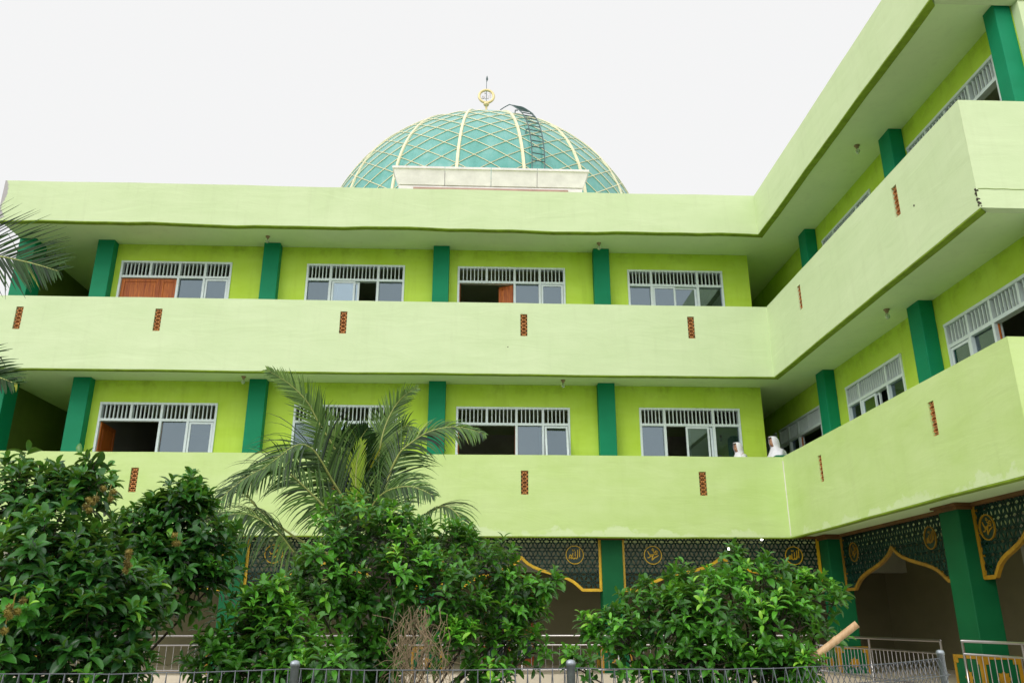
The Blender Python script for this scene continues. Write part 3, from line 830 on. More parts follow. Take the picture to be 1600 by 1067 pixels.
# body and front pediment
mb = MB(); mb.box(-7.6, 8.1, 24.4, 39, 0, 14.0); mb.box(-7.9, 8.4, 24.15, 39.3, 13.6, 14.05)
mb.build('mosque_wall', M['grout'], mosque, M=IM)
mb = MB()
def frus(mb, x0, x1, y0, y1, z0, X0, X1, Y0, Y1, z1):
    n = len(mb.v); mb.v += [(x0,y0,z0),(x1,y0,z0),(x1,y1,z0),(x0,y1,z0),(X0,Y0,z1),(X1,Y0,z1),(X1,Y1,z1),(X0,Y1,z1)]
    for f in ((0,3,2,1),(4,5,6,7),(0,1,5,4),(1,2,6,5),(2,3,7,6),(3,0,4,7)): mb.f.append(tuple(n+i for i in f))
px0, px1 = -2.76, 3.38
for k in range(4):   # precast lengths with open joints
    a = px0+(px1-px0)*k/4+(.008 if k else 0); b = px0+(px1-px0)*(k+1)/4-(.008 if k < 3 else 0)
    A = a-(.17 if k == 0 else 0); B = b+(.17 if k == 3 else 0)
    frus(mb, a, b, 24.0, 24.4, 15.30, A, B, 23.85, 24.4, 15.80)
    mb.box(A-(.03 if k == 0 else 0), B+(.03 if k == 3 else 0), 23.8, 24.45, 15.805, 15.88)
mb.build('cornice', M['grout'], mosque, M=IM)
mb = MB(); mb.box(px0+.02, px1-.02, 24.03, 24.4, 14.0, 15.28); mb.build('pediment', M['grout'], mosque, M=IM)
mb = MB(); mb.box(px0+.5, px1-.5, 23.99, 24.02, 15.06, 15.20); mb.build('pediment_band', M['cornice_red'], mosque, M=IM)

# ladder lying up the dome
lad = empty('ladder', (DC.x+2.6, DC.y-6, 15.2), 0, 'dark iron ladder hooked over the curve of the teal dome', 'ladder')
LI = Matrix.Translation((-(DC.x+2.6), -(DC.y-6), -15.2))
lonc = -math.pi/2+R(15.0); hw = .235
side = Vector((-math.sin(lonc), math.cos(lonc), 0))
def lp(lat, lift): 
    return Vector(sph(lat, lonc+R(5.0)*max(0, (lat-R(8))/R(55)), DR+lift))
path = [lp(R(a), l) for a, l in ((8,.10),(16,.12),(24,.12),(32,.13),(40,.14),(47,.16),(53,.20),(58,.28),(62,.36))]
for s in (-1, 1):
    mb = MB(); mb.tube(smooth_pts([tuple(p+side*s*hw) for p in path], 3), .021, 6); mb.build('ladder_rail', M['ladder'], lad, M=LI)
fine = [Vector(p) for p in smooth_pts([tuple(p) for p in path], 8)]
acc = 0; last = fine[0]; n_r = 0
for p in fine[1:]:
    acc += (p-last).length; last = p
    if acc > .34:
        acc = 0; mb = MB(); mb.tube([tuple(p-side*hw), tuple(p+side*hw)], .02, 6); mb.build('rung', M['ladder'], lad, M=LI)
mb = MB()
for a in (50, 30):
    for s in ((-1, 1) if a == 50 else (-1,)):
        b_ = lp(R(a), .14)+side*s*(hw+.02)
        mb.tube([tuple(b_), tuple(b_+side*s*.10+Vector((0,0,-.02))), tuple(b_+side*s*.12+Vector((0,0,-.2)))], .025, 6)
tp = path[-1]
mb.tube(smooth_pts([tuple(tp-side*hw), tuple(tp-side*.45+Vector((0,.3,.03))), tuple(tp-side*.62+Vector((0,.45,-.03)))], 5), .02, 6)
mb.build('hook', M['ladder'], lad, M=LI)

# ------------------------------------------------------------------ people (two schoolgirls in white headscarves)
def person(loc, rz, h, label, lean=0.0):
    t = empty('person', loc, rz, label, 'person')
    # facing local +X; skeleton
    v = {}; J = []
    def j(n, p, r): v[n] = len(J); J.append((p, r))
    s = h/1.6
    j('pel', (0,0,.86), (.13,.16)); j('waist', (.0,0,1.0), (.11,.13)); j('chest', (.02+lean*.5,0,1.2), (.115,.155)); j('neck', (.04+lean,0,1.36), (.05,.055)); j('skull', (.05+lean,0,1.42), (.055,.055))
    for sd, sg in (('l',1),('r',-1)):
        j('sh'+sd, (.02+lean*.8,.16*sg,1.29), (.05,.05)); 
        j('el'+sd, (.10+lean,.20*sg,1.06), (.038,.038)); j('wr'+sd, (.28+lean,.13*sg,1.10), (.026,.026)); j('ha'+sd, (.35+lean,.12*sg,1.105), (.03,.016))
        for q in range(4):
            j('f%d%s' % (q, sd), (.40+lean,(.12+.018*(q-1.5))*sg,1.105), (.009,.009)); j('g%d%s' % (q, sd), (.425+lean-.004*abs(q-1.5),(.12+.02*(q-1.5))*sg,1.095), (.008,.008))
        j('th'+sd, (.365+lean,(.12-.045*sg*sg)*sg,1.10), (.009,.009))
        j('hip'+sd, (0,.09*sg,.80), (.095,.095)); j('kn'+sd, (.02,.09*sg,.45), (.062,.062)); j('an'+sd, (-.02,.09*sg,.09), (.04,.04)); j('to'+sd, (.12,.10*sg,.035), (.035,.03))
    E = [('pel','waist'),('waist','chest'),('chest','neck'),('neck','skull')]
    for sd in 'lr':
        E += [('chest','sh'+sd),('sh'+sd,'el'+sd),('el'+sd,'wr'+sd),('wr'+sd,'ha'+sd),('ha'+sd,'th'+sd),('pel','hip'+sd),('hip'+sd,'kn'+sd),('kn'+sd,'an'+sd),('an'+sd,'to'+sd)]
        for q in range(4): E += [('ha'+sd,'f%d%s' % (q,sd)),('f%d%s' % (q,sd),'g%d%s' % (q,sd))]
    me = bpy.data.meshes.new('body'); me.from_pydata([tuple(c*s for c in p) for p, r in J], [(v[a], v[b]) for a, b in E], []); me.materials.append(M['skin'])
    o = bpy.data.objects.new('body', me); COL.objects.link(o); o.parent = t
    sk = o.modifiers.new('s', 'SKIN'); sk.use_smooth_shade = True
    for i, (p, r) in enumerate(J):
        me.skin_vertices[0].data[i].radius = (r[0]*s, r[1]*s)
    me.skin_vertices[0].data[v['pel']].use_root = True
    ss = o.modifiers.new('u', 'SUBSURF'); ss.levels = 1; ss.render_levels = 1
    # head with face relief
    HC = Vector((.07+lean, 0, 1.49))*1.0
    mb = MB(); nu, nv = 20, 16
    for i in range(nv+1):
        ph = math.pi*i/nv
        for k in range(nu):
            th = 2*math.pi*k/nu
            x, y, z = math.sin(ph)*math.cos(th), math.sin(ph)*math.sin(th), math.cos(ph)
            rx, ry, rz_ = .095, .075, .115
            if z < 0: ry *= 1-.25*(-z); 
            px, py, pz = rx*x, ry*y, rz_*z
            if x > .5:   # nose, brow, chin, mouth
                px += .022*math.exp(-((z+.18)/.16)**2-(y/.16)**2)*1.0
                px -= .008*math.exp(-((z-.05)/.12)**2-((abs(y)-.38)/.16)**2)
                px += .008*math.exp(-((z+.5)/.1)**2-(y/.3)**2)
            mb.v.append(tuple((HC+Vector((px, py, pz)))*s))
    for i in range(nv):
        for k in range(nu): mb.f.append((i*nu+k, (i+1)*nu+k, (i+1)*nu+(k+1) % nu, i*nu+(k+1) % nu))
    mb.build('head', M['skin'], t, smooth=True)
    mb = MB()
    for sg in (-1, 1):
        c = (HC+Vector((.079,.030*sg,.008)))*s
        mb.lathe([(.001,-.007),(.009,-.004),(.011,0),(.009,.004),(.001,.007)], 8, tuple(c))
        b0 = (HC+Vector((.086,.018*sg,.030)))*s; b1 = (HC+Vector((.078,.045*sg,.030)))*s
        mb.tube([tuple(b0), tuple(b1)], .004, 5)
    mb.build('eyes', M['hair'], t, smooth=True)
    mb = MB(); mb.tube([tuple((HC+Vector((.080,-.02,-.062)))*s), tuple((HC+Vector((.089,0,-.060)))*s), tuple((HC+Vector((.080,.02,-.062)))*s)], .006, 6); mb.build('mouth', M['lip'], t, smooth=True)
    # headscarf: hood open at the face, draping over shoulders and chest
    mb = MB(); rings = []
    nu = 36
    prof = [(.0,.128,.0),(.055,.122,.006),(.092,.095,.012),(.112,.05,.012),(.118,-.0,.008),(.114,-.06,-.004),(.108,-.11,-.012),(.115,-.155,-.02),(.145,-.21,-.03),(.175,-.28,-.02),(.205,-.36,.0),(.225,-.43,.01)]
    hood = []
    for i, (r, z, dx) in enumerate(prof):
        row = []
        for k in range(nu):
            th = 2*math.pi*k/nu
            fold = 1+.05*math.sin(5*th+i*.5)*max(0, i-4)/7+.025*math.sin(11*th+1)*max(0, i-4)/7
            x = math.cos(th)*r*(1.0 if i < 7 else .85)*fold; y = math.sin(th)*r*(.88 if i < 7 else 1.0)*fold
            front = max(0, math.cos(th))
            if i in (1,2): x += .025*front**3           # stiff visor above the brow
            if i in (3,4,5,6): 
                if front > .72: x = min(x, .05)
            back = max(0, -math.cos(th))
            x -= back*.02*(1 if i > 2 else 0)
            row.append(tuple((HC+Vector((x+dx, y, z+.012)))*s))
        hood.append(row)
    base = len(mb.v)
    for r_ in hood: mb.v += r_
    for i in range(len(prof)-1):
        for k in range(nu):
            thc = 2*math.pi*(k+.5)/nu
            if 2 <= i <= 5 and math.cos(thc) > .60: continue      # face opening
            mb.f.append((base+i*nu+k, base+(i+1)*nu+k, base+(i+1)*nu+(k+1) % nu, base+i*nu+(k+1) % nu))
    hj = mb.build('headscarf', M['hijab'], t, smooth=True)
    so_ = hj.modifiers.new('s', 'SOLIDIFY'); so_.thickness = .004
    sb = hj.modifiers.new('u', 'SUBSURF'); sb.levels = 1; sb.render_levels = 2
    # blouse and sleeves
    mb = MB(); mb.lathe([(.16,.78),(.165,.95),(.16,1.1),(.17,1.2),(.15,1.29),(.07,1.35)], 20)
    mb.v = [((x*.92+lean*max(0,(z-.8))*1.4)*s, y*1.02*s, z*s) for x, y, z in mb.v]
    mb.build('blouse', M['hijab'], t, smooth=True)
    for sg in (-1, 1):
        mb = MB(); pts = [(.02+lean*.8,.15*sg,1.28),(.06+lean*.9,.19*sg,1.16),(.10+lean,.20*sg,1.06),(.19+lean,.165*sg,1.08),(.27+lean,.135*sg,1.10)]
        mb.tube([tuple(c*s for c in p) for p in pts], [.075*s,.068*s,.062*s,.052*s,.046*s], 12); mb.build('sleeve', M['hijab'], t, smooth=True)
    mb = MB(); mb.lathe([(.30,.06),(.28,.3),(.22,.6),(.175,.8),(.15,.9)], 24)
    mb.v = [(x*s*(1+.06*math.sin(9*math.atan2(y,x))), y*s, z*s) for x, y, z in mb.v]
    mb.build('skirt', M['cloth_green'], t, smooth=True)
    return t
person((5.98, 18.16, F1), math.pi+.25, 1.50, 'person in a white headscarf standing beside the window frame, facing left')
p2 = person((6.93, 18.14, F1), math.pi+.15, 1.64, 'person in a white headscarf leaning on the parapet at the inner corner, head lowered', lean=.11)
mb = MB(); mb.box(-.0, .26, -.06, .12, 0, .04)
tag(mb.build('notebook', M['cloth_green'], bevel=.006), 'dark green folder lying on the parapet under the leaning person', 'folder')
nb_ = bpy.data.objects['notebook']; nb_.location = (6.62, 17.76, Z1T+.006); 

# ------------------------------------------------------------------ plants
def mesh_np(name, verts, faces, tone, mat, parent):
    me = bpy.data.meshes.new(name)
    me.from_pydata(verts.tolist(), [], faces.tolist()); me.update(); me.materials.append(mat)
    a = me.attributes.new('tone', 'FLOAT', 'POINT'); a.data.foreach_set('value', tone.astype(np.float32))
    me.polygons.foreach_set('use_smooth', [True]*len(me.polygons))
    o = bpy.data.objects.new(name, me); COL.objects.link(o)
    if parent: o.parent = parent
    return o
# leaflet template: 5 stations, 3 across, folded along the midrib and curving down
def leaf_tpl():
    st = [(0,.04),(.12,.5),(.36,.98),(.64,1.0),(.87,.62),(1.0,.06)]
    v = []; 
    for t, w in st:
        z = .10*math.sin(t*2.2)-.16*t*t
        v += [(t, -.5*w, z+.10*w), (t, 0, z), (t, .5*w, z+.10*w)]
    f = []
    for i in range(len(st)-1):
        for k in range(2): f.append((i*3+k, (i+1)*3+k, (i+1)*3+k+1, i*3+k+1))
    return np.array(v), np.array(f)
LV, LF = leaf_tpl()
def unit(a): return a/np.linalg.norm(a, axis=-1, keepdims=True)
def foliage(clumps, nspr, leaf_len, leaf_w, seed, nleaf=8, inner=.35, young=.25):
    rg = np.random.default_rng(seed)
    C = np.array([c[:3] for c in clumps]); Rd = np.array([c[3] for c in clumps])
    wts = Rd**2; wts = wts/wts.sum()
    vs, fs, ts = [], [], []; off = 0
    tips = []
    for _ in range(nspr):
        ci = rg.choice(len(C), p=wts)
        d = unit(rg.normal(size=3)); 
        if d[2] < -.3 and rg.random() < .6: d[2] = -d[2]
        isin = rg.random() < inner
        rad = Rd[ci]*(rg.uniform(.35,.8) if isin else rg.uniform(.82,1.12))
        p = C[ci]+d*rad*np.array([1,1,.95])
        if p[2] < .15: continue
        # how deep inside other clumps
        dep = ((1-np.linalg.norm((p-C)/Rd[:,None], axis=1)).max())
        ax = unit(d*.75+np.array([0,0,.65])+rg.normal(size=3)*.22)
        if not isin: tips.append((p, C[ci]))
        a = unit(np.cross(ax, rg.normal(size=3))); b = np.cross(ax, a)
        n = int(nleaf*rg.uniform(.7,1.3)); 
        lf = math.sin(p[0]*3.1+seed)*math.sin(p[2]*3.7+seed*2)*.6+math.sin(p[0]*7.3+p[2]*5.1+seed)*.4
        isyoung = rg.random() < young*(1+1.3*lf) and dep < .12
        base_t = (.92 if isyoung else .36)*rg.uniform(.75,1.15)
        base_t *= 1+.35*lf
        base_t *= .35 if dep > .3 else (.7 if dep > .12 else 1)  # shade inside the crown put into the leaf tone
        base_t *= .65+.5*min(1,max(0,(d[2]+.4)))  # tone painted lighter on clump tops and darker below, as light would fall
        for k in range(n):
            th = 2*math.pi*(k*.382)+rg.uniform(-.3,.3)
            lvl = k/n                                  # 0 low .. 1 tip
            el = -.05+1.05*lvl+rg.uniform(-.15,.15)
            dr = (a*math.cos(th)+b*math.sin(th))*math.cos(el)+ax*math.sin(el)
            L = leaf_len*rg.uniform(.75,1.15)*(1-.45*lvl*(1 if isyoung else .7))
            W = leaf_w*L/leaf_len*rg.uniform(.85,1.15)
            nrm = unit(ax*.8+np.array([0,0,.5])+rg.normal(size=3)*.2)
            sd = unit(np.cross(nrm, dr)); nn = np.cross(dr, sd)
            org = p+ax*(.11*(lvl-.5))*leaf_len/.14
            V = org+LV[:,0:1]*L*dr+LV[:,1:2]*W*sd+LV[:,2:3]*L*nn
            V[:,2] -= (LV[:,0]**2)*L*.06
            vs.append(V); fs.append(LF+off); off += len(LV)
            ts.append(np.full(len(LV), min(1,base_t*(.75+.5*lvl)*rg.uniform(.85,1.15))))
    return np.concatenate(vs), np.concatenate(fs), np.concatenate(ts), tips

def shrub(name, label, cat, base, clumps, nspr, L, W, seed, mat, group=None, fruits=None, **k):
    t = empty(name, base, 0, label, cat, group)
    b = np.array(base)
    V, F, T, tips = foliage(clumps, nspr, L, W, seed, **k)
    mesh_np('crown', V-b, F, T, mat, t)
    rg = random.Random(seed)
    mb = MB()
    cs = [Vector(c[:3])-Vector(base) for c in clumps]
    fork = Vector((0,0,.35))
    for ci, c in enumerate(cs):
        mid = fork.lerp(c, .5)+Vector((rg.uniform(-.12,.12), rg.uniform(-.12,.12), -.05))
        st = Vector((rg.uniform(-.06,.06), rg.uniform(-.06,.06), -.05))
        mb.tube(smooth_pts([tuple(st), tuple(fork+st*.5), tuple(mid), tuple(c)], 4), [max(.006, .030-.002*i) for i in range(13)], 6)
    for p, c in tips[::3]:
        p = Vector(p)-Vector(base); c = Vector(c)-Vector(base)
        m_ = p.lerp(c, .5)+Vector((rg.uniform(-.05,.05),rg.uniform(-.05,.05),-.04))
        mb.tube([tuple(c), tuple(m_), tuple(p)], [.009,.006,.003], 4, cap=False)
    mb.build('trunk', M['bark'], t, smooth=True)
    if fruits:
        for fi, fc in enumerate(fruits):
            mb = MB(); mb.tube([tuple(Vector(fc)-Vector(base)+Vector((0,.01,.05))), tuple(Vector(fc)-Vector(base)+Vector((0,.0,.02))), tuple(Vector(fc)-Vector(base)+Vector((0,0,-.06)))], .004, 5)
            for q in range(3 if fi % 3 else 5):
                c = Vector(fc)-Vector(base)+Vector((rg.gauss(0,.035),rg.gauss(0,.035),rg.gauss(0,.04)))
                for s_ in range(70):   # spiny round fruit
                    d = Vector((rg.gauss(0,1),rg.gauss(0,1),rg.gauss(0,1))).normalized(); e = d.orthogonal().normalized()*.004
                    n = len(mb.v); mb.v += [tuple(c+d*.015+e), tuple(c+d*.015-e), tuple(c+d*.034)]; mb.f.append((n,n+1,n+2))
                mb.lathe([(.002,-.021),(.014,-.015),(.021,0),(.014,.015),(.002,.021)], 8, tuple(c))
            mb.build('fruit_cluster', M['fruit'], t)
    return t

# camera solved from the photograph; also used to turn sight lines into true positions at known depths
FPX, YAW, PIT, CH = 1274.7, .04206, .3308, 1.6
def at(px, py, Y):
    x, y = px-800, -(py-533.5)
    fw = FPX*math.cos(PIT)-y*math.sin(PIT); u = FPX*math.sin(PIT)+y*math.cos(PIT)
    dx = math.cos(YAW)*x+math.sin(YAW)*fw; dy = -math.sin(YAW)*x+math.cos(YAW)*fw
    t = Y/dy; return Vector((dx*t, Y, CH+u*t))
def cl(lst):
    out = []
    for px, py, r, Y in lst:
        p = at(px, py, Y); q = at(px+r, py, Y)
        out.append((p.x, p.y, p.z, (q-p).length))
    return out

clA = cl([(20,800,70,7.2),(110,780,60,7.3),(70,885,85,6.9),(160,900,75,7.0),(30,960,90,6.7),(120,1010,95,6.8),(215,960,55,7.1),(40,1060,90,6.7),(160,1080,80,6.9),(20,745,26,7.3),(140,765,32,7.2),(38,712,13,7.3),(62,722,14,7.3),(118,738,16,7.2),(150,720,15,7.2),(92,745,18,7.3)])
clB = cl([(215,842,52,8.0),(280,805,48,8.0),(320,845,45,8.0),(250,895,70,7.9),(310,910,52,8.0),(190,920,50,7.9),(345,900,25,8.0),(262,765,13,8.0),(302,760,16,8.0),(318,790,14,8.0),(245,788,12,8.0)])
clC = cl([(400,985,62,8.2),(345,1030,50,8.1),(440,1010,62,8.1),(395,1060,75,8.1),(425,940,34,8.2),(510,1045,42,7.6),(460,1080,60,7.9)])
clD = cl([(545,835,55,9.0),(620,840,52,9.1),(690,865,50,9.2),(520,900,62,8.9),(610,905,72,8.8),(690,930,62,8.8),(760,895,52,9.2),(795,935,48,9.2),(745,975,48,9.0),(560,950,50,8.9),(820,965,34,9.2),(720,1015,48,8.7),(790,1010,38,9.1),(500,950,40,8.8),(845,925,26,9.2),(470,905,20,8.9),(522,790,13,9.0),(560,785,13,9.0),(640,790,14,9.1),(606,795,14,9.1),(735,850,18,9.2),(865,905,13,9.2),(560,1030,50,8.9),(620,985,50,9.2),(600,1065,50,9.0),(760,1065,45,8.8),(830,1020,32,9.0)])
clE = cl([(1148,868,13,9.0),(1128,880,12,9.0),(1190,880,13,9.0),(1220,890,14,9.0),(1012,915,13,9.0),(1040,905,12,9.0),(1270,905,13,9.0),(955,965,14,8.9),(1150,905,38,9.0),(1085,925,42,9.1),(1010,960,45,9.0),(1060,975,55,8.8),(1205,935,50,9.0),(1265,935,40,9.0),(1120,960,60,8.7),(1210,985,62,8.8),(1275,990,36,9.0),(980,1010,50,8.9),(925,985,24,9.0),(1090,1030,62,8.7),(1190,1050,62,8.7),(905,1045,30,8.6),(1310,925,14,9.1),(1235,1055,34,8.75),(1262,1042,22,8.35),(1240,1030,20,8.4),(1140,1075,60,8.8),(1040,1075,50,8.8)])
fr = [at(150,778,6.75), at(172,766,6.85), at(276,840,7.4), at(197,880,6.3), at(12,960,5.95), at(22,938,5.95)]
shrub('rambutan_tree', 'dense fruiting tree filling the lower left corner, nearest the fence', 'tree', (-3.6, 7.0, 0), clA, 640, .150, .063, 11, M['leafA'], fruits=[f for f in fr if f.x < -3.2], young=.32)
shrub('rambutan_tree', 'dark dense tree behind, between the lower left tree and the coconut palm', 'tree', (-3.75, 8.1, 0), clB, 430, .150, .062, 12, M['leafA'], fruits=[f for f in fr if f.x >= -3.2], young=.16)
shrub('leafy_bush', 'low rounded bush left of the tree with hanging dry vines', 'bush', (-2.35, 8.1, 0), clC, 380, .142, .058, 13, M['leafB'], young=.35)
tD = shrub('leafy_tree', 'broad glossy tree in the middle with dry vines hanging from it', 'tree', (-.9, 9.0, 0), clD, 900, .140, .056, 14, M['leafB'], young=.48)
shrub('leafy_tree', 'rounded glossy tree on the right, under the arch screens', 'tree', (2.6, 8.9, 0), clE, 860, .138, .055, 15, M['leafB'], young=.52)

# tangle of dry vine stems hanging in the middle tree
rg = random.Random(9); mb = MB()
b0 = at(645, 1100, 8.1)
for k in range(70):
    x = rg.gauss(654, 13); top_ = at(x+rg.uniform(-25,25), rg.uniform(940,1000), 8.1+rg.uniform(-.1,.35))
    pts = [top_]
    dx = rg.gauss(0, .12); n = 8; zl = rg.uniform(.5, 1.25)
    for q in range(1, n):
        p = top_+Vector((dx*q/n+rg.gauss(0,.025)+.05*math.sin(q*1.3+k), rg.gauss(0,.025), -zl*q/n)); pts.append(p)
    mb.tube(smooth_pts([tuple(p) for p in pts], 3), rg.uniform(.0014,.0036), 4, cap=False)
for k in range(60):
    p = at(rg.gauss(655,30), rg.uniform(960,1060), 8.0+rg.uniform(-.1,.3)); d = Vector((rg.gauss(0,.12),rg.gauss(0,.06),rg.gauss(0,.10)))
    mb.tube([tuple(p), tuple(p+d*.5+Vector((0,0,.03))), tuple(p+d)], .002, 3, cap=False)
dv = mb.build('dried_vine', M['dead']); tag(dv, 'tangle of dry brown vine stems hanging from the middle tree', 'vine')

# coconut palms --------------------------------------------------------
def frond(par, pts, L, n, seed, mat, side_mode=None, spread=(.9,.9), droop=.35, width=.035, rw=.018, upv=(0,0,1), stiff=0, gap=0.0, start=.12, fwd=.7, lift=.15):
    P = [Vector(p) for p in smooth_pts([tuple(p) for p in pts], 10)]
    base = par.location
    rg = random.Random(seed)
    mb = MB(); m = len(P)
    mb.tube([tuple(p-base) for p in P], [rw*(1-.85*i/(m-1))+.003 for i in range(m)], 6)
    fr_ = mb.build('frond', M['rachis'], par, smooth=True)
    V = []; F = []; T = []
    tot = 0; cum = [0]
    for i in range(1, m): tot += (P[i]-P[i-1]).length; cum.append(tot)
    def samp(s):
        d = s*tot
        for i in range(1, m):
            if cum[i] >= d:
                f = (d-cum[i-1])/max(1e-9, cum[i]-cum[i-1]); return P[i-1].lerp(P[i], f), (P[i]-P[i-1]).normalized()
        return P[-1], (P[-1]-P[-2]).normalized()
    upv = Vector(upv)
    for sg in (-1, 1):
        for k in range(n):
            s = start+(1-start)*(k+.5+rg.uniform(-.25,.25))/n
            if rg.random() < gap: continue
            p, t = samp(min(.999, s))
            sd = t.cross(upv); 
            if sd.length < .05: sd = t.orthogonal()
            sd.normalize(); nm = sd.cross(t).normalized()
            if nm.z < 0 and upv.z > .5: nm = -nm
            prof = (math.sin(math.pi*min(1, .18+.80*s)))**.7
            l = L*prof*rg.uniform(.85,1.1)*(spread[0] if sg < 0 else spread[1])
            fw_ = fwd+.55*s+rg.uniform(-.1,.1)
            d = (sd*sg+t*fw_+nm*(lift+rg.uniform(-.12,.12))).normalized()
            dr = droop*(1+rg.uniform(-.3,.4))
            q = p-base; segs = 6; wv = (nm.cross(d)).normalized()
            off = len(V); tone = min(1, max(0, rg.gauss(.40,.30)))
            dirv = d.copy()
            broken = rg.random() < .06; bk = rg.randint(2, 4)
            for i in range(segs+1):
                u = i/segs; w = width*(.55+.45*math.sin(math.pi*min(1,u*1.6+.1)) if u < .55 else 1.0*(1-u)/.45)*.5
                w = max(w, .0012)
                cr = dirv.cross(wv)
                V += [tuple(q-wv*w+cr*w*.5), tuple(q), tuple(q+wv*w+cr*w*.5)]; T += [min(1,tone*(.9+.3*u))]*3
                dirv = (dirv+Vector((0,0,-1))*(dr*(.25+u)*.5+(1.6 if broken and i == bk else 0))).normalized()
                q = q+dirv*(l/segs)
            for i in range(segs):
                for c in range(2): F.append((off+i*3+c, off+(i+1)*3+c, off+(i+1)*3+c+1, off+i*3+c+1))
    mesh_np('leaflets', np.array(V), np.array(F), np.array(T), M[mat], fr_)
    return fr_
def FP(l): return [at(*a) for a in l]
pb = at(592, 850, 12.5); pb.z = 0
palm = empty('coconut_palm', pb, 0, 'young coconut palm with arching feathery fronds in front of the facade', 'palm')
mb = MB(); mb.tube([(0,0,-.05),(0,0,.6),(.02,0,1.6),(.0,0,2.5)], [.22,.17,.15,.13], 14); mb.build('trunk', M['bark'], palm, smooth=True)
frond(palm, FP([(590,850,12.5),(560,760,12.4),(520,695,12.3),(498,660,12.2),(480,628,12.1),(452,600,12.0),(417,578,11.9)]), .62, 60, 1, 'palmpale', droop=.10, start=.30, fwd=1.1, upv=(.1,-1,.15), width=.028)
frond(palm, FP([(588,850,12.4),(545,790,12.1),(520,752,11.9),(503,722,11.7),(486,700,11.6),(462,696,11.4),(425,722,11.2),(372,762,11.0)]), 1.05, 62, 2, 'palm', droop=.55, start=.15, upv=(-.2,-.8,.6), fwd=.6)
frond(palm, FP([(588,862,12.3),(530,815,11.8),(480,765,11.5),(440,733,11.3),(405,735,11.1),(360,765,10.9),(328,800,10.8)]), .85, 50, 12, 'palm', droop=.5, start=.2, upv=(-.2,-.7,.7), gap=.08)
frond(palm, FP([(580,900,12.2),(500,905,11.6),(459,863,11.2),(435,833,11.0),(399,808,10.8),(366,803,10.6),(330,815,10.4)]), 1.15, 64, 3, 'palm', droop=.85, start=.25, upv=(-.1,-.5,.8), fwd=.35)
frond(palm, FP([(580,890,12.4),(480,850,12.2),(410,800,12.0),(380,770,11.9),(345,765,11.8),(310,785,11.7)]), .5, 26, 4, 'palm', droop=.5, start=.45, gap=.25)
frond(palm, FP([(596,850,12.6),(590,760,12.6),(592,712,12.6),(600,672,12.6),(614,640,12.6),(632,618,12.5),(652,606,12.4)]), .60, 54, 5, 'palmpale', droop=.12, start=.30, fwd=1.15, upv=(.0,-1,.1), width=.028)
frond(palm, FP([(598,850,12.5),(604,760,12.4),(622,712,12.3),(645,690,12.2),(672,674,12.1),(705,667,12.0),(735,671,11.9),(758,679,11.8)]), .80, 60, 6, 'palm', droop=.42, start=.15, upv=(.1,-.7,.6), spread=(.55,1.0), fwd=.7)
frond(palm, FP([(600,870,12.4),(640,820,12.0),(672,800,11.7),(690,791,11.5),(708,797,11.4),(724,818,11.3),(734,845,11.2)]), .80, 40, 7, 'palm', droop=.65, start=.35, gap=.18, upv=(.1,-.5,.8))
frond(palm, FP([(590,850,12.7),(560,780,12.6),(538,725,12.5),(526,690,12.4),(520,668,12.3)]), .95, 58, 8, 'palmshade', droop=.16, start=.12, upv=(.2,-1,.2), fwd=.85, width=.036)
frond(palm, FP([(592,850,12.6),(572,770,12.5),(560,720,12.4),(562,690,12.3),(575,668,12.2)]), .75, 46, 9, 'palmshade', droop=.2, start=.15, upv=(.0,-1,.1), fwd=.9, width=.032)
frond(palm, FP([(592,850,12.3),(562,800,12.1),(556,760,12.1),(558,720,12.1),(566,690,12.1)]), .50, 26, 10, 'palmyoung', droop=.05, start=.10, upv=(0,-1,0), fwd=2.1, width=.024)
frond(palm, FP([(596,850,12.8),(600,760,12.8),(606,710,12.8),(618,680,12.8),(638,665,12.7),(650,690,12.6)]), .5, 40, 11, 'palmpale', droop=.5, start=.45, upv=(0,-1,.2))
frond(palm, FP([(594,850,12.2),(580,800,11.9),(600,770,11.7),(640,760,11.4),(680,775,11.2)]), .6, 36, 13, 'palm', droop=.5, start=.25, upv=(0,-.8,.5))

pb2 = at(-330, 700, 8.5); pb2.z = 0
palm2 = empty('coconut_palm', pb2, 0, 'coconut palm outside the left edge, frond tips reaching into view', 'palm')
mb = MB(); mb.tube([(0,0,-.05),(0,0,1),(.05,0,3),(.1,0,4.6)], [.24,.18,.15,.14], 14); mb.build('trunk', M['bark'], palm2, smooth=True)
top2 = pb2+Vector((.1,0,4.6))
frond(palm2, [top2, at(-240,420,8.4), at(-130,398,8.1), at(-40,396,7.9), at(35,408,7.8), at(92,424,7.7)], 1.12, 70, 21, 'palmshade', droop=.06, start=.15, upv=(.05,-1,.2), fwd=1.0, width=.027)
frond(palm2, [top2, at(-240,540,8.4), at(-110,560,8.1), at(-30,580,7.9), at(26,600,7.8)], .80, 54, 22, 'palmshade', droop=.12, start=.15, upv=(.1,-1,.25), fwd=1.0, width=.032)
frond(palm2, [top2, at(-260,300,8.9), at(-260,180,9.2), at(-330,60,9.5)], .8, 44, 23, 'palm', droop=.3, start=.15)
frond(palm2, [top2, at(-440,380,8.4), at(-560,420,8.1), at(-680,560,7.9)], .8, 44, 24, 'palm', droop=.4, start=.15)

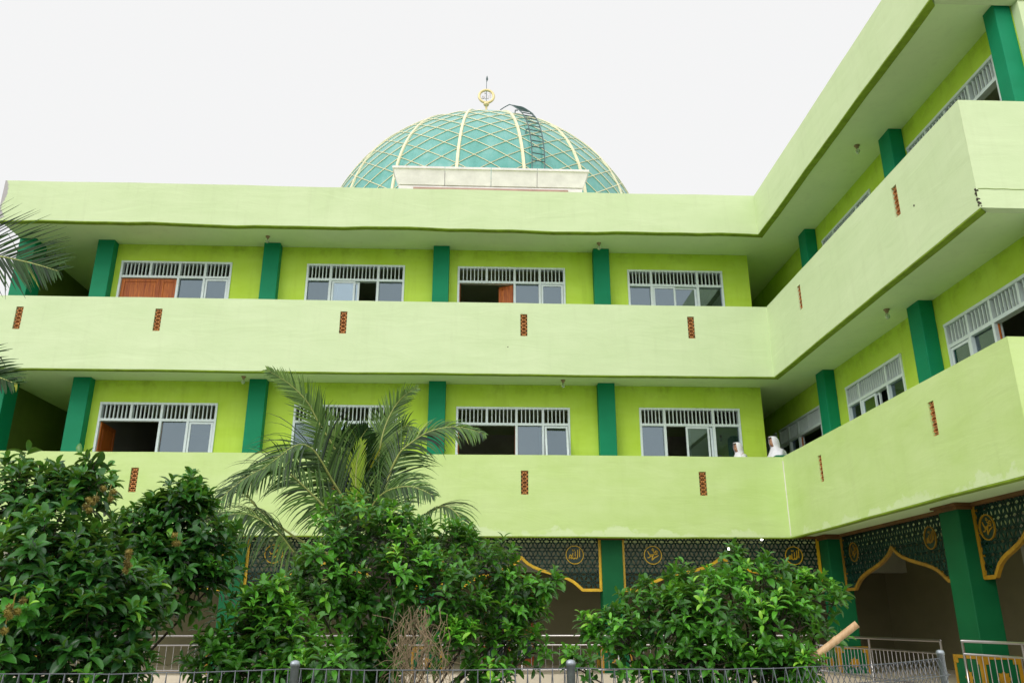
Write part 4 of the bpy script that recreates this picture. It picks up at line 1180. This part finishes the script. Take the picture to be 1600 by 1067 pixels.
# ------------------------------------------------------------------ bamboo pole
a = at(1262, 1034, 8.45); b = at(1341, 973, 8.25); d = (b-a).normalized()
t0 = a-d*.02
bam = empty('bamboo_pole', t0, 0, 'thick cut bamboo pole sticking out of the right hand tree', 'pole')
Lb = (b-t0).length; pts = []; rs = []
k = 0
while k <= Lb: 
    pts.append(tuple(d*k)); rs.append(.034+(.005 if abs((k % .36)-.0) < .02 else 0)); k += .015
mb = MB(); mb.tube(pts, rs, 16, cap=False); mb.tube([tuple(d*(Lb-.03)), tuple(d*(Lb-.028))], .031, 16)
mb.build('culm', M['bamboo'], bam, smooth=True)
mb = MB(); c = d*(Lb*.16); e1 = d.orthogonal().normalized(); e2 = d.cross(e1)
for o_ in (0, .02, .045): mb.tube([tuple(c+d*o_+(e1*math.cos(w)+e2*math.sin(w))*.040) for w in [q*math.pi/8 for q in range(16)]], .0025, 4, closed=True)
mb.build('wire_tie', M['galvwire'], bam)

# ------------------------------------------------------------------ wire fence in the foreground
fence = empty('wire_fence', (-1.2, 6, 0), 0, 'galvanised roll top wire mesh fence along the bottom of the view', 'fence')
def fl(p): return (p[0]+1.2, p[1]-6, p[2])
def fpost(x, y, h):
    mb = MB(); mb.tube([fl((x,y,0)), fl((x,y,h-.02))], .030, 12)
    mb.lathe([(.034,-.03),(.034,-.006),(.028,.004),(.01,.01)], 12, fl((x,y,h)))
    mb.build('post', M['galv'], fence, smooth=True)
posts = [(-6.9,4.5),(-5.0,4.95),(-3.1,5.48),(-1.22,6.0),(.66,6.03),(2.3,6.06),(4.08,7.5)]
for i, (x, y) in enumerate(posts):
    if i != 5: fpost(x, y, 1.345 if i < 6 else 1.36)
rgf = random.Random(3)
for i in range(len(posts)-1):
    A = Vector((*posts[i], 0)); B = Vector((*posts[i+1], 0)); L = (B-A).length; u = (B-A)/L
    n_ = Vector((u.y, -u.x, 0))
    mb = MB(); tz = 1.30
    sag = lambda s: -.012*math.sin(math.pi*s)
    for (off, z) in ((0, tz), (.06, tz-.13), (-.06, tz-.13), (0, tz-.26), (0, .75), (0, .40), (0, .06)):
        mb.tube([tuple(Vector(fl(A+u*L*s+n_*off+Vector((0,0,z+sag(s)+rgf.uniform(-.003,.003)))))) for s in [q/12 for q in range(13)]], .0038, 5)
    m_ = int(L/.088)
    for k in range(m_+1):
        s = (k+.5)/(m_+1); j = rgf.uniform(-.012,.012)
        def pt_(off, z): return tuple(Vector(fl(A+u*(L*s+j*(1.3-z))+n_*off+Vector((0,0,z+sag(s))))))
        mb.tube([pt_(0,.03), pt_(0,tz-.26), pt_(.06,tz-.13), pt_(0,tz+.004)], .0033, 5)
        if k % 2 == 0 or True: mb.tube([pt_(0,tz), pt_(-.06,tz-.13), pt_(0,tz-.26)], .0033, 4)
    mb.build('mesh_panel', M['galvwire'], fence)

# ------------------------------------------------------------------ light, world, camera
sun_el, sun_az = R(33), R(226)      # azimuth of the sun's place, clockwise from +Y
sd = bpy.data.lights.new('sun', 'SUN'); sd.energy = 1.35; sd.angle = R(34); sd.color = (1,.97,.92)
so_ = bpy.data.objects.new('sun', sd); COL.objects.link(so_); so_.location = (-10,-20,40)
sv = Vector((math.sin(sun_az)*math.cos(sun_el), math.cos(sun_az)*math.cos(sun_el), math.sin(sun_el)))
so_.rotation_euler = (-sv).to_track_quat('-Z', 'Y').to_euler()
w = bpy.data.worlds.new('World'); SC.world = w; w.use_nodes = True; nt = w.node_tree; nt.nodes.clear()
out = N(nt, 'ShaderNodeOutputWorld')
sky = N(nt, 'ShaderNodeTexSky'); sky.sky_type = 'NISHITA'; sky.sun_disc = False; sky.sun_elevation = sun_el; sky.sun_rotation = sun_az
bg1 = N(nt, 'ShaderNodeBackground'); nt.links.new(sky.outputs[0], bg1.inputs[0]); bg1.inputs[1].default_value = .08
tc = N(nt, 'ShaderNodeTexCoord'); sp = N(nt, 'ShaderNodeSeparateXYZ'); nt.links.new(tc.outputs['Generated'], sp.inputs[0])
# overcast deck: brightest overhead and toward the hidden sun
back = math_(nt, 'MULTIPLY', math_(nt, 'SUBTRACT', .05, sp.outputs[1]), .75)
back = math_(nt, 'MAXIMUM', back, 0)
zen = math_(nt, 'MAXIMUM', math_(nt, 'MULTIPLY', math_(nt, 'SUBTRACT', sp.outputs[2], .66), 1.6), 0)
lum = math_(nt, 'ADD', math_(nt, 'ADD', back, zen), .945)
cb = N(nt, 'ShaderNodeCombineColor')
for i in range(3): nt.links.new(lum, cb.inputs[i])
bg2 = N(nt, 'ShaderNodeBackground'); nt.links.new(cb.outputs[0], bg2.inputs[0])
mx = N(nt, 'ShaderNodeMixShader'); mx.inputs[0].default_value = .96
nt.links.new(bg1.outputs[0], mx.inputs[1]); nt.links.new(bg2.outputs[0], mx.inputs[2]); nt.links.new(mx.outputs[0], out.inputs[0])

cd = bpy.data.cameras.new('camera'); cam = bpy.data.objects.new('camera', cd); COL.objects.link(cam); SC.camera = cam
cam.location = (0, 0, CH); cd.sensor_width = 36; cd.lens = 36*FPX/1600; cd.clip_end = 2000; cd.clip_start = .05
cam.rotation_euler = (math.pi/2+PIT, 0, -YAW)
cd.dof.use_dof = False
SC.view_settings.view_transform = 'Standard'; SC.view_settings.look = 'None'; SC.view_settings.exposure = 0; SC.view_settings.gamma = 1
SC.render.engine = 'CYCLES'
SC.cycles.max_bounces = 8; SC.cycles.transparent_max_bounces = 16; SC.cycles.diffuse_bounces = 4
SC.cycles.use_denoising = True
